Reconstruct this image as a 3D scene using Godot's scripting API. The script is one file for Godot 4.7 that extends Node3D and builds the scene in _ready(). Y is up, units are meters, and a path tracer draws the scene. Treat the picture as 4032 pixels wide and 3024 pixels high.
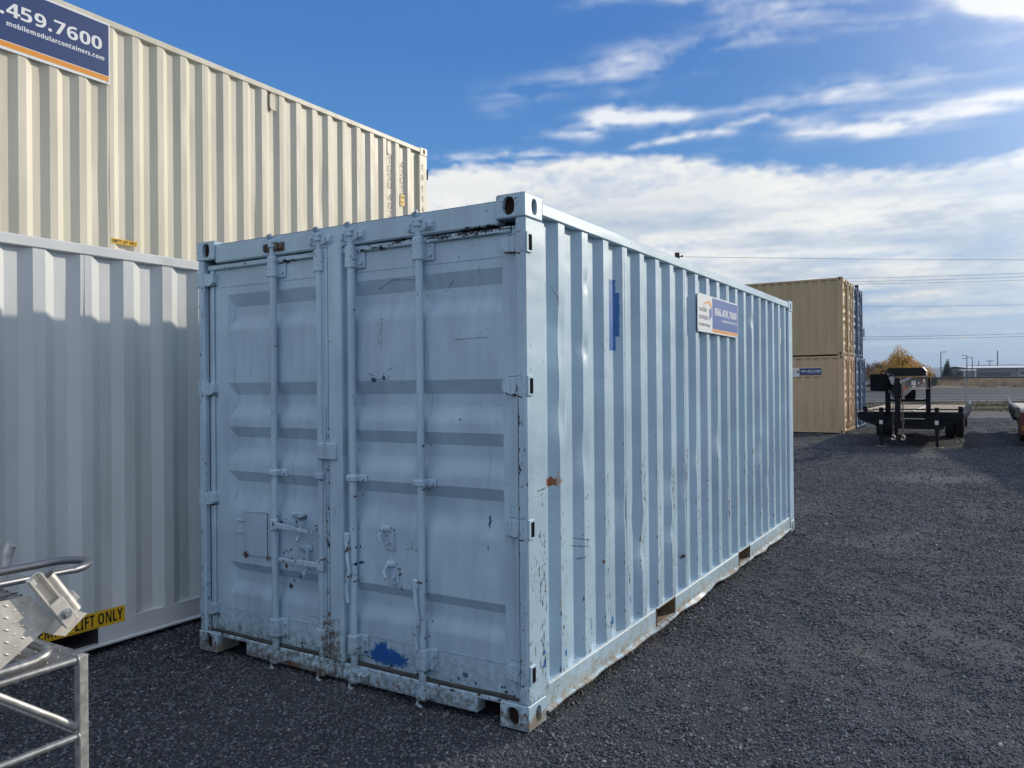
extends Node3D

# ---------------------------------------------------------------- mesh builder
class Mesher:
	var v := PackedVector3Array()
	var n := PackedVector3Array()
	var t := PackedVector2Array()
	var c := PackedColorArray()
	var colored := false
	var col := Color.WHITE
	var uvm := 0
	var xf := Transform3D.IDENTITY
	func uvof(p: Vector3) -> Vector2:
		if uvm == 1: return Vector2((p.x + 2.438) / 2.438, 1.0 - p.y / 2.591)
		if uvm == 2: return Vector2(-p.z / 6.058, 1.0 - p.y / 2.591)
		return Vector2(p.x + p.z, p.y)
	func vert(p: Vector3, nn: Vector3) -> void:
		var q := xf * p
		v.append(q)
		n.append((xf.basis * nn).normalized())
		t.append(uvof(q))
		if colored: c.append(col)
	func tri(a: Vector3, b: Vector3, d: Vector3) -> void:
		var nn := (d - a).cross(b - a)
		if nn.length_squared() < 1e-16: return
		nn = nn.normalized()
		vert(a, nn); vert(b, nn); vert(d, nn)
	func tri_n(a: Vector3, b: Vector3, d: Vector3, na: Vector3, nb: Vector3, nd: Vector3) -> void:
		# winding made clockwise as seen from the side the normals point to
		if (d - a).cross(b - a).dot(na + nb + nd) >= 0.0:
			vert(a, na); vert(b, nb); vert(d, nd)
		else:
			vert(a, na); vert(d, nd); vert(b, nb)
	# a quad facing along "out"
	func quad(a: Vector3, b: Vector3, d: Vector3, e: Vector3, out: Vector3) -> void:
		if (d - a).cross(b - a).dot(out) >= 0.0:
			tri(a, b, d); tri(a, d, e)
		else:
			tri(a, d, b); tri(a, e, d)
	func box(lo: Vector3, hi: Vector3, bev := 0.0, skip := "", strips := true) -> void:
		var b: float = min(bev, 0.45 * min(hi.x - lo.x, min(hi.y - lo.y, hi.z - lo.z)))
		var ce := (lo + hi) * 0.5
		for ax in 3:
			for s in [-1.0, 1.0]:
				if skip.contains(("xyz"[ax]) + ("+" if s > 0 else "-")): continue
				var u := (ax + 1) % 3
				var w := (ax + 2) % 3
				var p := Vector3.ZERO
				p[ax] = hi[ax] if s > 0 else lo[ax]
				var q: Array[Vector3] = []
				for k in [[0, 0], [1, 0], [1, 1], [0, 1]]:
					var r := p
					r[u] = hi[u] - b if k[0] else lo[u] + b
					r[w] = hi[w] - b if k[1] else lo[w] + b
					q.append(r)
				var o := Vector3.ZERO
				o[ax] = s
				quad(q[0], q[1], q[2], q[3], o)
		if b <= 0.0 or not strips: return
		for ax in 3:
			var u := (ax + 1) % 3
			var w := (ax + 2) % 3
			for su in [0, 1]:
				for sw in [0, 1]:
					var a := Vector3.ZERO
					var d := Vector3.ZERO
					a[u] = hi[u] if su else lo[u]
					a[w] = hi[w] - b if sw else lo[w] + b
					d[u] = hi[u] - b if su else lo[u] + b
					d[w] = hi[w] if sw else lo[w]
					a[ax] = lo[ax] + b
					d[ax] = lo[ax] + b
					var a2 := a
					var d2 := d
					a2[ax] = hi[ax] - b
					d2[ax] = hi[ax] - b
					quad(a, a2, d2, d, (a + d) * 0.5 - Vector3(ce.x if ax != 0 else a.x, ce.y if ax != 1 else a.y, ce.z if ax != 2 else a.z))
		for sx in [0, 1]:
			for sy in [0, 1]:
				for sz in [0, 1]:
					var k := Vector3(hi.x if sx else lo.x, hi.y if sy else lo.y, hi.z if sz else lo.z)
					var g := Vector3(-b if sx else b, -b if sy else b, -b if sz else b)
					var p1 := k + Vector3(0, g.y, g.z)
					var p2 := k + Vector3(g.x, 0, g.z)
					var p3 := k + Vector3(g.x, g.y, 0)
					if (p3 - p1).cross(p2 - p1).dot(k - ce) >= 0: tri(p1, p2, p3)
					else: tri(p1, p3, p2)
	# a box between two points (bar), width w along "side", height h
	func bar(a: Vector3, b: Vector3, w: float, h: float, side := Vector3.ZERO, bev := 0.0) -> void:
		var d := (b - a)
		var l := d.length()
		d /= l
		var s := side
		if s == Vector3.ZERO: s = d.cross(Vector3.UP) if abs(d.y) < 0.95 else Vector3.RIGHT
		s = (s - d * s.dot(d)).normalized()
		var up := d.cross(s).normalized()
		var keep := xf
		xf = keep * Transform3D(Basis(s, up, d), a)
		box(Vector3(-w / 2, -h / 2, 0), Vector3(w / 2, h / 2, l), bev)
		xf = keep
	func tube(path: Array, r: float, segs := 10, cap := true, r2 := -1.0, closed := false) -> void:
		var m := path.size()
		var d0: Vector3 = (path[1] - path[0]).normalized()
		var s := d0.cross(Vector3.UP)
		if s.length() < 0.05: s = d0.cross(Vector3.RIGHT)
		s = s.normalized()
		var rings: Array = []
		var outs: Array = []
		for i in m:
			var d: Vector3
			if closed: d = (path[(i + 1) % m] - path[(i - 1 + m) % m]).normalized()
			elif i == 0: d = d0
			elif i == m - 1: d = (path[i] - path[i - 1]).normalized()
			else: d = ((path[i + 1] - path[i]).normalized() + (path[i] - path[i - 1]).normalized()).normalized()
			s = (s - d * s.dot(d)).normalized()
			var u := d.cross(s)
			var rr := r if r2 < 0 else lerpf(r, r2, float(i) / (m - 1))
			var ring := PackedVector3Array()
			var o := PackedVector3Array()
			for k in segs:
				var an := TAU * k / segs
				var q := s * cos(an) + u * sin(an)
				o.append(q)
				ring.append(path[i] + q * rr)
			rings.append(ring)
			outs.append(o)
		for i in (m if closed else m - 1):
			var j := (i + 1) % m
			for k in segs:
				var l := (k + 1) % segs
				tri_n(rings[i][k], rings[j][k], rings[j][l], outs[i][k], outs[j][k], outs[j][l])
				tri_n(rings[i][k], rings[j][l], rings[i][l], outs[i][k], outs[j][l], outs[i][l])
		if cap and not closed:
			for k in segs:
				var l := (k + 1) % segs
				var nn: Vector3 = (path[0] - path[1]).normalized()
				tri_n(path[0], rings[0][k], rings[0][l], nn, nn, nn)
				nn = -((path[m - 2] - path[m - 1]).normalized())
				tri_n(path[m - 1], rings[m - 1][k], rings[m - 1][l], nn, nn, nn)
	# convex polygon (points in order) extruded by a vector
	func slab(pts: Array, ext: Vector3) -> void:
		var m := pts.size()
		var ce := Vector3.ZERO
		for p in pts: ce += p
		ce = ce / m + ext * 0.5
		for i in range(1, m - 1):
			for e in [Vector3.ZERO, ext]:
				var a: Vector3 = pts[0] + e
				var b: Vector3 = pts[i] + e
				var d: Vector3 = pts[i + 1] + e
				if (d - a).cross(b - a).dot(a - ce) >= 0: tri(a, b, d)
				else: tri(a, d, b)
		for i in m:
			var a: Vector3 = pts[i]
			var b: Vector3 = pts[(i + 1) % m]
			quad(a, b, b + ext, a + ext, (a + b) * 0.5 + ext * 0.5 - ce)
	# a flat face with an oblong hole and a dark recess behind it; centre ce, axes u and w, outward o
	func holed(ce: Vector3, u: Vector3, w: Vector3, o: Vector3, hw: float, hh: float, rx: float, ry: float, deep: float, off := Vector2.ZERO) -> void:
		var rec: Array[Vector3] = []
		var ov: Array[Vector3] = []
		for side in 4:
			for k in 6:
				var f := -1.0 + k / 3.0
				var q: Vector2 = [Vector2(f, -1), Vector2(1, f), Vector2(-f, 1), Vector2(-1, -f)][side]
				var d := q.normalized()
				rec.append(ce + u * q.x * hw + w * q.y * hh)
				ov.append(ce + u * (off.x + signf(d.x) * pow(absf(d.x), 0.8) * rx) + w * (off.y + signf(d.y) * pow(absf(d.y), 0.8) * ry))
		for k in 24:
			var l := (k + 1) % 24
			quad(rec[k], rec[l], ov[l], ov[k], o)
			quad(ov[k], ov[l], ov[l] - o * deep, ov[k] - o * deep, ce + u * off.x + w * off.y - (ov[k] + ov[l]) * 0.5)
	func mesh() -> ArrayMesh:
		var a := []
		a.resize(Mesh.ARRAY_MAX)
		a[Mesh.ARRAY_VERTEX] = v
		a[Mesh.ARRAY_NORMAL] = n
		a[Mesh.ARRAY_TEX_UV] = t
		if colored: a[Mesh.ARRAY_COLOR] = c
		var m := ArrayMesh.new()
		m.add_surface_from_arrays(Mesh.PRIMITIVE_TRIANGLES, a)
		return m

# ---------------------------------------------------------------- naming helpers
var taken := {}
func numbered(called: String) -> String:
	var k: int = taken.get(called, 0)
	taken[called] = k + 1
	return called if k == 0 else "%s_%03d" % [called, k]

func thing(called: String, label: String, category: String, at := Vector3.ZERO, turn := 0.0, group := "") -> Node3D:
	var o := Node3D.new()
	o.name = numbered(called)
	add_child(o)
	o.position = at
	o.rotation.y = turn
	tag(o, label, category, group)
	return o

func tag(o: Node, label: String, category: String, group := "", kind := "") -> void:
	o.set_meta("label", label)
	o.set_meta("category", category)
	if group: o.set_meta("group", group)
	if kind: o.set_meta("kind", kind)

func put(called: String, m: Mesher, mat: Material, parent: Node = null, label := "") -> MeshInstance3D:
	return put_mesh(called, m.mesh(), mat, parent, label)

func put_mesh(called: String, me: Mesh, mat: Material, parent: Node = null, label := "") -> MeshInstance3D:
	var o := MeshInstance3D.new()
	o.mesh = me
	o.material_override = mat
	if parent == null:
		o.name = numbered(called)
		add_child(o)
	else:
		o.name = called
		parent.add_child(o, true)
	if label: o.set_meta("label", label)
	return o

func put2(called: String, pairs: Array, parent: Node) -> MeshInstance3D:
	var me := ArrayMesh.new()
	for pr in pairs:
		var m: Mesher = pr[0]
		if m.v.is_empty(): continue
		var one := m.mesh()
		me.add_surface_from_arrays(Mesh.PRIMITIVE_TRIANGLES, one.surface_get_arrays(0))
		me.surface_set_material(me.get_surface_count() - 1, pr[1])
	var o := MeshInstance3D.new()
	o.mesh = me
	o.name = called
	parent.add_child(o, true)
	return o

func struct(o: Node, label: String, kind := "structure") -> void:
	o.set_meta("kind", kind)
	o.set_meta("label", label)
	o.set_meta("category", "ground")

func lettering(called: String, text: String, height: float, mat: Material, parent: Node, at: Vector3, turn := 0.0, weight := 700, width := 0.0, depth := 0.003) -> MeshInstance3D:
	var f := SystemFont.new()
	f.font_names = PackedStringArray(["Droid Sans", "DejaVu Sans"])
	f.font_weight = weight
	var tm := TextMesh.new()
	tm.font = f
	tm.text = text
	tm.font_size = 48
	tm.pixel_size = height / (48.0 * 0.72)
	tm.depth = depth
	tm.curve_step = 2.0
	tm.horizontal_alignment = HORIZONTAL_ALIGNMENT_CENTER
	tm.vertical_alignment = VERTICAL_ALIGNMENT_CENTER
	var o := put_mesh(called, tm, mat, parent)
	o.position = at
	o.rotation.y = turn
	var nat := tm.get_aabb().size.x
	if width > 0.0 and nat > 0.0: o.scale = Vector3(width / nat, 1, 1)
	return o

# ---------------------------------------------------------------- materials
func lin(r: float, g: float, b: float) -> Color:
	return Color(r, g, b).linear_to_srgb()

var bump_fine: Texture2D
var bump_soft: Texture2D
func noise_tex(freq: float, size: int, sd: int, normal: bool, strength := 2.0, kind := FastNoiseLite.TYPE_SIMPLEX_SMOOTH, oct := 4, ramp: Gradient = null) -> NoiseTexture2D:
	var f := FastNoiseLite.new()
	f.seed = sd
	f.noise_type = kind
	f.frequency = freq
	f.fractal_octaves = oct
	var t := NoiseTexture2D.new()
	t.width = size
	t.height = size
	t.seamless = true
	t.noise = f
	t.as_normal_map = normal
	t.bump_strength = strength
	if ramp: t.color_ramp = ramp
	return t

func mat(c: Color, rough := 0.5, metal := 0.0, spec := 0.5) -> StandardMaterial3D:
	var m := StandardMaterial3D.new()
	m.albedo_color = c
	m.roughness = rough
	m.metallic = metal
	m.metallic_specular = spec
	return m

func ramp2(a: Color, b: Color, mid := 0.5, soft := 0.5) -> Gradient:
	var g := Gradient.new()
	g.offsets = PackedFloat32Array([clampf(mid - soft, 0, 1), clampf(mid + soft, 0, 1)])
	g.colors = PackedColorArray([a, b])
	return g

# paint: colour with faint blotches and an uneven, slightly wavy skin
func paint(c: Color, rough := 0.45, wear := 0.1, sd := 1) -> StandardMaterial3D:
	var m := mat(Color.WHITE, rough)
	var l := c.srgb_to_linear()
	var d := Color(l.r * (1 - wear), l.g * (1 - wear), l.b * (1 - wear * 1.1)).linear_to_srgb()
	var e := Color(min(1, l.r * (1 + wear * 0.6)), min(1, l.g * (1 + wear * 0.6)), min(1, l.b * (1 + wear * 0.5))).linear_to_srgb()
	m.albedo_texture = noise_tex(0.012, 256, sd, false, 1.0, FastNoiseLite.TYPE_SIMPLEX_SMOOTH, 5, ramp2(d, e, 0.5, 0.35))
	m.uv1_triplanar = true
	m.uv1_scale = Vector3(0.7, 0.16, 0.7)
	m.normal_enabled = true
	m.normal_texture = bump_soft
	m.normal_scale = 0.12
	return m

# ---------------------------------------------------------------- an image that is painted with wear
class Wear:
	var w: int
	var h: int
	var d: PackedByteArray
	var rng := RandomNumberGenerator.new()
	var nz := FastNoiseLite.new()
	var mx: float
	var my: float
	var ox: float
	func setup(pw: int, ph: int, base: Color, amount: float, sd: int, metres_x: float, metres_y: float) -> void:
		w = pw
		h = ph
		mx = metres_x
		my = metres_y
		rng.seed = sd
		nz.seed = sd
		nz.frequency = 0.09
		nz.fractal_octaves = 4
		var f := FastNoiseLite.new()
		f.seed = sd + 5
		f.frequency = 0.02
		f.fractal_octaves = 5
		var g := FastNoiseLite.new()
		g.seed = sd + 9
		g.frequency = 0.06
		var small := Image.create(256, 256, false, Image.FORMAT_RGB8)
		for y in 256:
			for x in 256:
				var k := 1.0 + amount * (f.get_noise_2d(x, y * 0.6) * 1.3 + 0.5 * g.get_noise_2d(x * 2.2, y * 0.18))
				small.set_pixel(x, y, Color(clampf(base.r * k, 0, 1), clampf(base.g * k, 0, 1), clampf(base.b * (1 + (k - 1) * 0.8), 0, 1)))
		small.resize(w, h, Image.INTERPOLATE_CUBIC)
		d = small.get_data()
	func px(x: int, y: int, c: Color, a: float) -> void:
		if x < 0 or y < 0 or x >= w or y >= h: return
		var i := (y * w + x) * 3
		d[i] = int(d[i] * (1 - a) + c.r8 * a)
		d[i + 1] = int(d[i + 1] * (1 - a) + c.g8 * a)
		d[i + 2] = int(d[i + 2] * (1 - a) + c.b8 * a)
	# an irregular chip, centre and radii in metres (y up)
	func chip(cx: float, cy: float, rx: float, ry: float, c: Color, a := 1.0, ragged := 0.9, grain := 1.0) -> void:
		var x0 := (cx - ox) / mx * w
		var y0 := (1.0 - cy / my) * h
		var ax: float = max(0.7, rx / mx * w)
		var ay: float = max(0.7, ry / my * h)
		for y in range(int(y0 - ay * 1.7) - 1, int(y0 + ay * 1.7) + 2):
			for x in range(int(x0 - ax * 1.7) - 1, int(x0 + ax * 1.7) + 2):
				var q := Vector2((x - x0) / ax, (y - y0) / ay).length()
				q += ragged * nz.get_noise_2d(x * grain, y * grain)
				if q < 1.0: px(x, y, c, a * clampf((1.0 - q) * 4.0, 0, 1))
	func scratch(x0: float, y0: float, x1: float, y1: float, wid: float, c: Color, a := 0.8) -> void:
		var st := int(max(abs(x1 - x0) / mx * w, abs(y1 - y0) / my * h)) + 1
		for i in st + 1:
			var t := float(i) / st
			var k := nz.get_noise_2d(i * 2.0 + x0 * 900.0, y0 * 700.0)
			if k < -0.28: continue
			chip(lerpf(x0, x1, t), lerpf(y0, y1, t) + k * 0.004, wid, wid, c, a, 0.4)
	# many chips spread over a rectangle in metres
	func sprinkle(n: int, xa: float, xb: float, ya: float, yb: float, r0: float, r1: float, stretch: float, c: Color, c2: Color, a := 0.85) -> void:
		for i in n:
			var r := r0 * pow(r1 / r0, pow(rng.randf(), 2.2))
			var k := c.lerp(c2, rng.randf())
			chip(rng.randf_range(xa, xb), rng.randf_range(ya, yb), r, r * rng.randf_range(0.6, stretch), k, a, 1.1)
	# soft dirt in a rectangle, strongest at the bottom
	func grime(xa: float, xb: float, ya: float, yb: float, c: Color, a: float) -> void:
		for y in range(max(0, int((1.0 - yb / my) * h)), min(h, int((1.0 - ya / my) * h) + 1)):
			var t := clampf(((1.0 - float(y) / h) * my - ya) / max(1e-4, yb - ya), 0, 1)
			for x in range(max(0, int((xa - ox) / mx * w)), min(w, int((xb - ox) / mx * w) + 1)):
				var k := nz.get_noise_2d(x * 0.35, y * 0.35) + 0.5 * nz.get_noise_2d(x * 1.3, y * 1.1)
				px(x, y, c, a * clampf((1 - t) * 0.9 + k * 1.1, 0, 1))
	func texture() -> ImageTexture:
		return ImageTexture.create_from_image(Image.create_from_data(w, h, false, Image.FORMAT_RGB8, d))

# ---------------------------------------------------------------- the place: heights of the ground
const EYE := Vector3(1.8869, 1.6566, 3.2401)
const YAW := 0.545380
var fwd := Vector3(-sin(YAW), 0, -cos(YAW))
var rgt := Vector3(cos(YAW), 0, -sin(YAW))
var gn := FastNoiseLite.new()
var gn2 := FastNoiseLite.new()
func far_h(s: float) -> float:
	if s < 45.0: return 0.0
	if s < 130.0: return 0.00012 * (s - 45.0) * (s - 45.0)
	return 0.867 + 0.0204 * (min(s, 240.0) - 130.0)
func ground_h(p: Vector3) -> float:
	var q := p - EYE
	var s := q.dot(fwd)
	var k := clampf(1.0 - (s - 30.0) / 15.0, 0, 1)
	return far_h(s) - 0.012 + k * (0.034 * gn.get_noise_2d(p.x, p.z) + 0.014 * gn2.get_noise_2d(p.x, p.z) - 0.014 * ruts(p)) - 0.007
func far_at(r: float, s: float, up := 0.0) -> Vector3:
	return Vector3(EYE.x, far_h(s) + up - 0.012, EYE.z) + rgt * r + fwd * s

# ---------------------------------------------------------------- sky
func sm(a: float, b: float, x: float) -> float:
	return smoothstep(a, b, x)

const SKY_STOPS := [[-2.0, 0.29, 0.375, 0.46], [0.0, 0.295, 0.385, 0.475], [4.0, 0.27, 0.375, 0.50], [8.0, 0.155, 0.295, 0.51], [15.0, 0.080, 0.222, 0.48], [24.0, 0.050, 0.160, 0.42], [45.0, 0.048, 0.148, 0.38], [90.0, 0.042, 0.13, 0.34]]
# wisps: azimuth and height of both ends in degrees to the right of the view's middle, half-width, strength
const WISPS := [[-1.0, 20.2, 9.0, 22.4, 1.0, 0.36], [8.0, 21.9, 24.0, 24.6, 1.5, 0.50], [12.0, 18.4, 24.0, 19.4, 0.9, 0.30], [23.0, 18.8, 38.0, 20.2, 1.2, 0.42], [5.6, 18.0, 8.2, 19.5, 0.9, 0.75], [6.5, 18.7, 12.0, 18.6, 0.8, 0.95], [1.5, 18.0, 6.5, 17.6, 0.35, 0.5], [11.0, 17.0, 18.4, 18.1, 0.25, 0.9], [12.0, 17.3, 15.5, 17.2, 0.4, 0.6], [19.5, 17.6, 22.0, 17.2, 0.35, 0.7], [20.5, 16.8, 26.0, 16.6, 0.5, 0.75], [25.0, 16.5, 38.0, 17.3, 0.85, 1.0], [29.8, 23.6, 32.4, 22.0, 0.8, 1.5], [32.5, 22.4, 36.0, 20.4, 0.8, 1.6], [23.0, 23.0, 27.5, 22.4, 0.45, 0.6], [-9.0, 15.8, 2.0, 16.7, 0.45, 0.8], [0.0, 16.6, 5.5, 16.2, 0.22, 0.7], [7.0, 15.9, 9.5, 16.9, 0.3, 0.5], [-8.0, 14.9, -3.0, 15.6, 0.7, 0.7]]

var sun_dir := Vector3(0.4206, 0.3584, -0.8335).normalized()
var n1 := FastNoiseLite.new()
var n2 := FastNoiseLite.new()
var n3 := FastNoiseLite.new()

func sky_colour(az: float, el: float) -> Color:
	var i := 0
	while i < SKY_STOPS.size() - 2 and el > SKY_STOPS[i + 1][0]: i += 1
	var s0: Array = SKY_STOPS[i]
	var s1: Array = SKY_STOPS[i + 1]
	var t := clampf((el - s0[0]) / (s1[0] - s0[0]), 0, 1)
	var c := Color(lerpf(s0[1], s1[1], t), lerpf(s0[2], s1[2], t), lerpf(s0[3], s1[3], t))
	var a := deg_to_rad(az)
	var k := 1.0 / tan(deg_to_rad(max(el, 0.3) + 2.0))
	var px := sin(a) * k
	var py := cos(a) * k
	# the air is brighter towards the sun
	var e := deg_to_rad(el)
	var dir := fwd * cos(a) * cos(e) + rgt * sin(a) * cos(e) + Vector3.UP * sin(e)
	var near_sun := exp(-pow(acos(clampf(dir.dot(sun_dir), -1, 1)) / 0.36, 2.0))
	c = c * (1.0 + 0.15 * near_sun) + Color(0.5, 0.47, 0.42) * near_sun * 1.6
	# high thin cloud
	var warp := n1.get_noise_2d(px * 60.0, py * 60.0)
	var st := n2.get_noise_2d((px * 0.95 - py * 0.30) * 45.0 + warp * 16.0, (py * 0.95 + px * 0.30) * 125.0)
	var fine := n3.get_noise_2d(px * 160.0 + warp * 40.0, py * 110.0)
	var hair := n2.get_noise_2d((px * 0.97 - py * 0.25) * 150.0 + warp * 40.0, (py * 0.97 + px * 0.25) * 620.0 + fine * 30.0)
	var mott := n3.get_noise_2d(px * 620.0 + warp * 50.0, py * 460.0)
	fine = fine * 0.6 + mott * 0.6
	var cir := 0.0
	if az > -14.0 and az < 44.0 and el > 13.0 and el < 28.0:
		for w in WISPS:
			var dx: float = w[2] - w[0]
			var dy: float = w[3] - w[1]
			var tt: float = ((az - w[0]) * dx + (el - w[1]) * dy) / (dx * dx + dy * dy)
			var over: float = max(0.0, max(-tt, tt - 1.0)) * sqrt(dx * dx + dy * dy) * 0.55
			tt = clampf(tt, 0, 1)
			var ddx: float = az - w[0] - dx * tt
			var ddy: float = el - w[1] - dy * tt
			var dd: float = (ddx * ddx * 0.10 + ddy * ddy) / (w[4] * w[4] * 0.62) + over * over
			if dd < 6.0: cir += w[5] * exp(-dd * 1.1) * clampf((0.85 if w[5] > 1.2 else 0.40) + 0.7 * st + 1.0 * fine + 1.15 * hair, 0.0, 1.6)
	cir += sm(0.1, 0.8, st * 0.7 + warp * 0.5 + fine * 0.3 + hair * 0.4 - 0.04) * 0.55 * sm(14.0, 22.0, el) * (sm(-4.0, 8.0, az) if az > -60.0 else 1.0)
	cir += sm(44.0, 80.0, absf(az - 8.0)) * sm(-0.42, 0.5, st * 0.7 + warp * 0.6 + fine * 0.3) * 0.80  # extra cloud veil outside the view, added to fill the shaded sides
	# the low deck
	var big := n1.get_noise_2d(px * 22.0 + 300.0, py * 22.0)
	var top := 15.0 + 1.1 * sin(az * 0.16 + 0.4) * sm(60.0, 20.0, abs(az - 10.0)) + big * 1.4 + fine * 0.7
	var cover := 1.0
	if az < -40.0 or az > 120.0: cover = sm(-0.55, 0.05, n1.get_noise_2d(px * 9.0 - 50.0, py * 9.0))
	var deck := sm(0.35, -0.7, el - top) * sm(2.4, 6.6, el + big * 2.0 + fine * 1.6 + st * 2.2 - (0.6 if az > 8.0 else 0.0))
	deck *= clampf(0.93 + fine * 0.55 + st * 0.35 - 0.25 * sm(13.0, 8.0, el) * (0.3 - warp * 1.6), 0, 1) * cover
	# thin low streaks under the deck
	deck = max(deck, 0.5 * sm(0.12, 0.6, n2.get_noise_2d(az * 3.2, el * 62.0) + 0.25 * warp) * sm(0.8, 3.0, el) * sm(8.0, 5.0, el))
	var shade := clampf(0.46 + 1.6 * n3.get_noise_2d(px * 48.0 + 90.0, py * 58.0) - 0.55 * big + 0.8 * fine + 0.35 * hair, 0.0, 1.0) * sm(15.8, 10.0, el)
	var white := Color(0.69, 0.695, 0.68).lerp(Color(0.37, 0.435, 0.52), shade * 0.9)
	white = white * (1.0 + 0.9 * near_sun)
	if el < 9.0: white = white.lerp(Color(0.68, 0.65, 0.565), 0.5 * sm(9.0, 6.0, el) * (1.0 - shade))
	c = c.lerp(Color(0.70, 0.715, 0.74) * (1.0 + 0.45 * near_sun + 0.22 * sm(60.0, 120.0, absf(az - 33.0))), clampf(cir, 0, 1) * 0.92)  # clouds away from the view are brightened to lift the shade
	c = c.lerp(white, clampf(deck, 0, 1))
	return c

func make_sky() -> Sky:
	n1.seed = 11; n1.frequency = 0.012; n1.fractal_octaves = 4
	n2.seed = 23; n2.frequency = 0.011; n2.fractal_octaves = 5
	n3.seed = 37; n3.frequency = 0.015; n3.fractal_octaves = 5; n3.fractal_gain = 0.55
	var W := 3072
	var H := 1536
	var f := PackedFloat32Array()
	f.resize(W * H * 3)
	var y := 0
	while y < H:
		var el := 90.0 - (y + 0.5) * 180.0 / H
		var dense := el < 29.0 and el > -1.0
		if el < -1.0:
			for x in W:
				var i := (y * W + x) * 3
				f[i] = 0.10; f[i + 1] = 0.105; f[i + 2] = 0.11
			y += 1
			continue
		var step_y := 1 if dense else 4
		var x := 0
		while x < W:
			# column x looks along (sin, -cos) of this angle from -Z towards +X
			var ang := (x + 0.5) / W * 360.0
			var az := wrapf(ang + rad_to_deg(YAW), -180.0, 180.0)
			var step_x := 1 if dense and abs(az) < 40.0 else 4
			if step_x == 4 and dense and y % 4 != 0:
				for q in 4:
					var i := (y * W + x + q) * 3
					var j := ((y - 1) * W + x + q) * 3
					f[i] = f[j]; f[i + 1] = f[j + 1]; f[i + 2] = f[j + 2]
				x += 4
				continue
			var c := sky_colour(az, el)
			for yy in step_y:
				if y + yy >= H: break
				for q in step_x:
					if x + q >= W: break
					var i := ((y + yy) * W + x + q) * 3
					f[i] = c.r; f[i + 1] = c.g; f[i + 2] = c.b
			x += step_x
		y += step_y
	var im := Image.create_from_data(W, H, false, Image.FORMAT_RGBF, f.to_byte_array())
	var p := PanoramaSkyMaterial.new()
	p.panorama = ImageTexture.create_from_image(im)
	var s := Sky.new()
	s.sky_material = p
	return s

# ---------------------------------------------------------------- the ground
# how far a point lies inside one of the packed wheel tracks that bend past the container
func ruts(p: Vector3) -> float:
	var o := 0.0
	for t in [[2.6, 0.10], [4.4, 0.10], [6.2, -0.06], [8.0, -0.06]]:
		var x: float = t[0] + t[1] * p.z + 0.25 * sin(p.z * 0.31 + t[0])
		o += exp(-pow((p.x - x) / 0.20, 2.0))
	return o

func ground_tint(p: Vector3, r: float, s: float) -> Color:
	var a := gn.get_noise_2d(p.x * 0.22 + 40.0, p.z * 0.22)
	var b := gn2.get_noise_2d(p.x * 0.9, p.z * 0.9 + 70.0)
	var dark := Color(0.100, 0.107, 0.122) * (1.0 + 0.5 * a + 0.30 * b)
	# a dusty tan patch beside the container
	var q := Vector2((p.x - 1.02) * 1.0, (p.z + 2.0) * 1.0).rotated(0.4)
	var dust := exp(-(q.x * q.x / 0.16 + q.y * q.y / 0.035)) * 0.85 + 0.35 * sm(0.36, 0.66, a + 0.45 * b)
	dark = dark.lerp(Color(0.205, 0.20, 0.19), clampf(dust, 0, 0.8))
	dark = dark * (1.0 + 0.16 * ruts(p))
	var pale := Color(0.21, 0.205, 0.195) * (1.0 + 0.25 * b)
	var weed := Color(0.10, 0.105, 0.055).lerp(Color(0.19, 0.15, 0.10), clampf(0.5 + b, 0, 1))
	var c := dark.lerp(pale, sm(36.2, 37.2, s + b * 1.2))
	c = c.lerp(weed, sm(43.0, 46.0, s + b * 3.0))
	var dry := Color(0.34, 0.26, 0.17).lerp(Color(0.20, 0.17, 0.11), clampf(0.4 + 1.3 * b, 0, 1))
	c = c.lerp(dry, sm(120.0, 130.0, s))
	c = c.lerp(Color(0.16, 0.17, 0.13), sm(240.0, 400.0, s))
	return c

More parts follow.
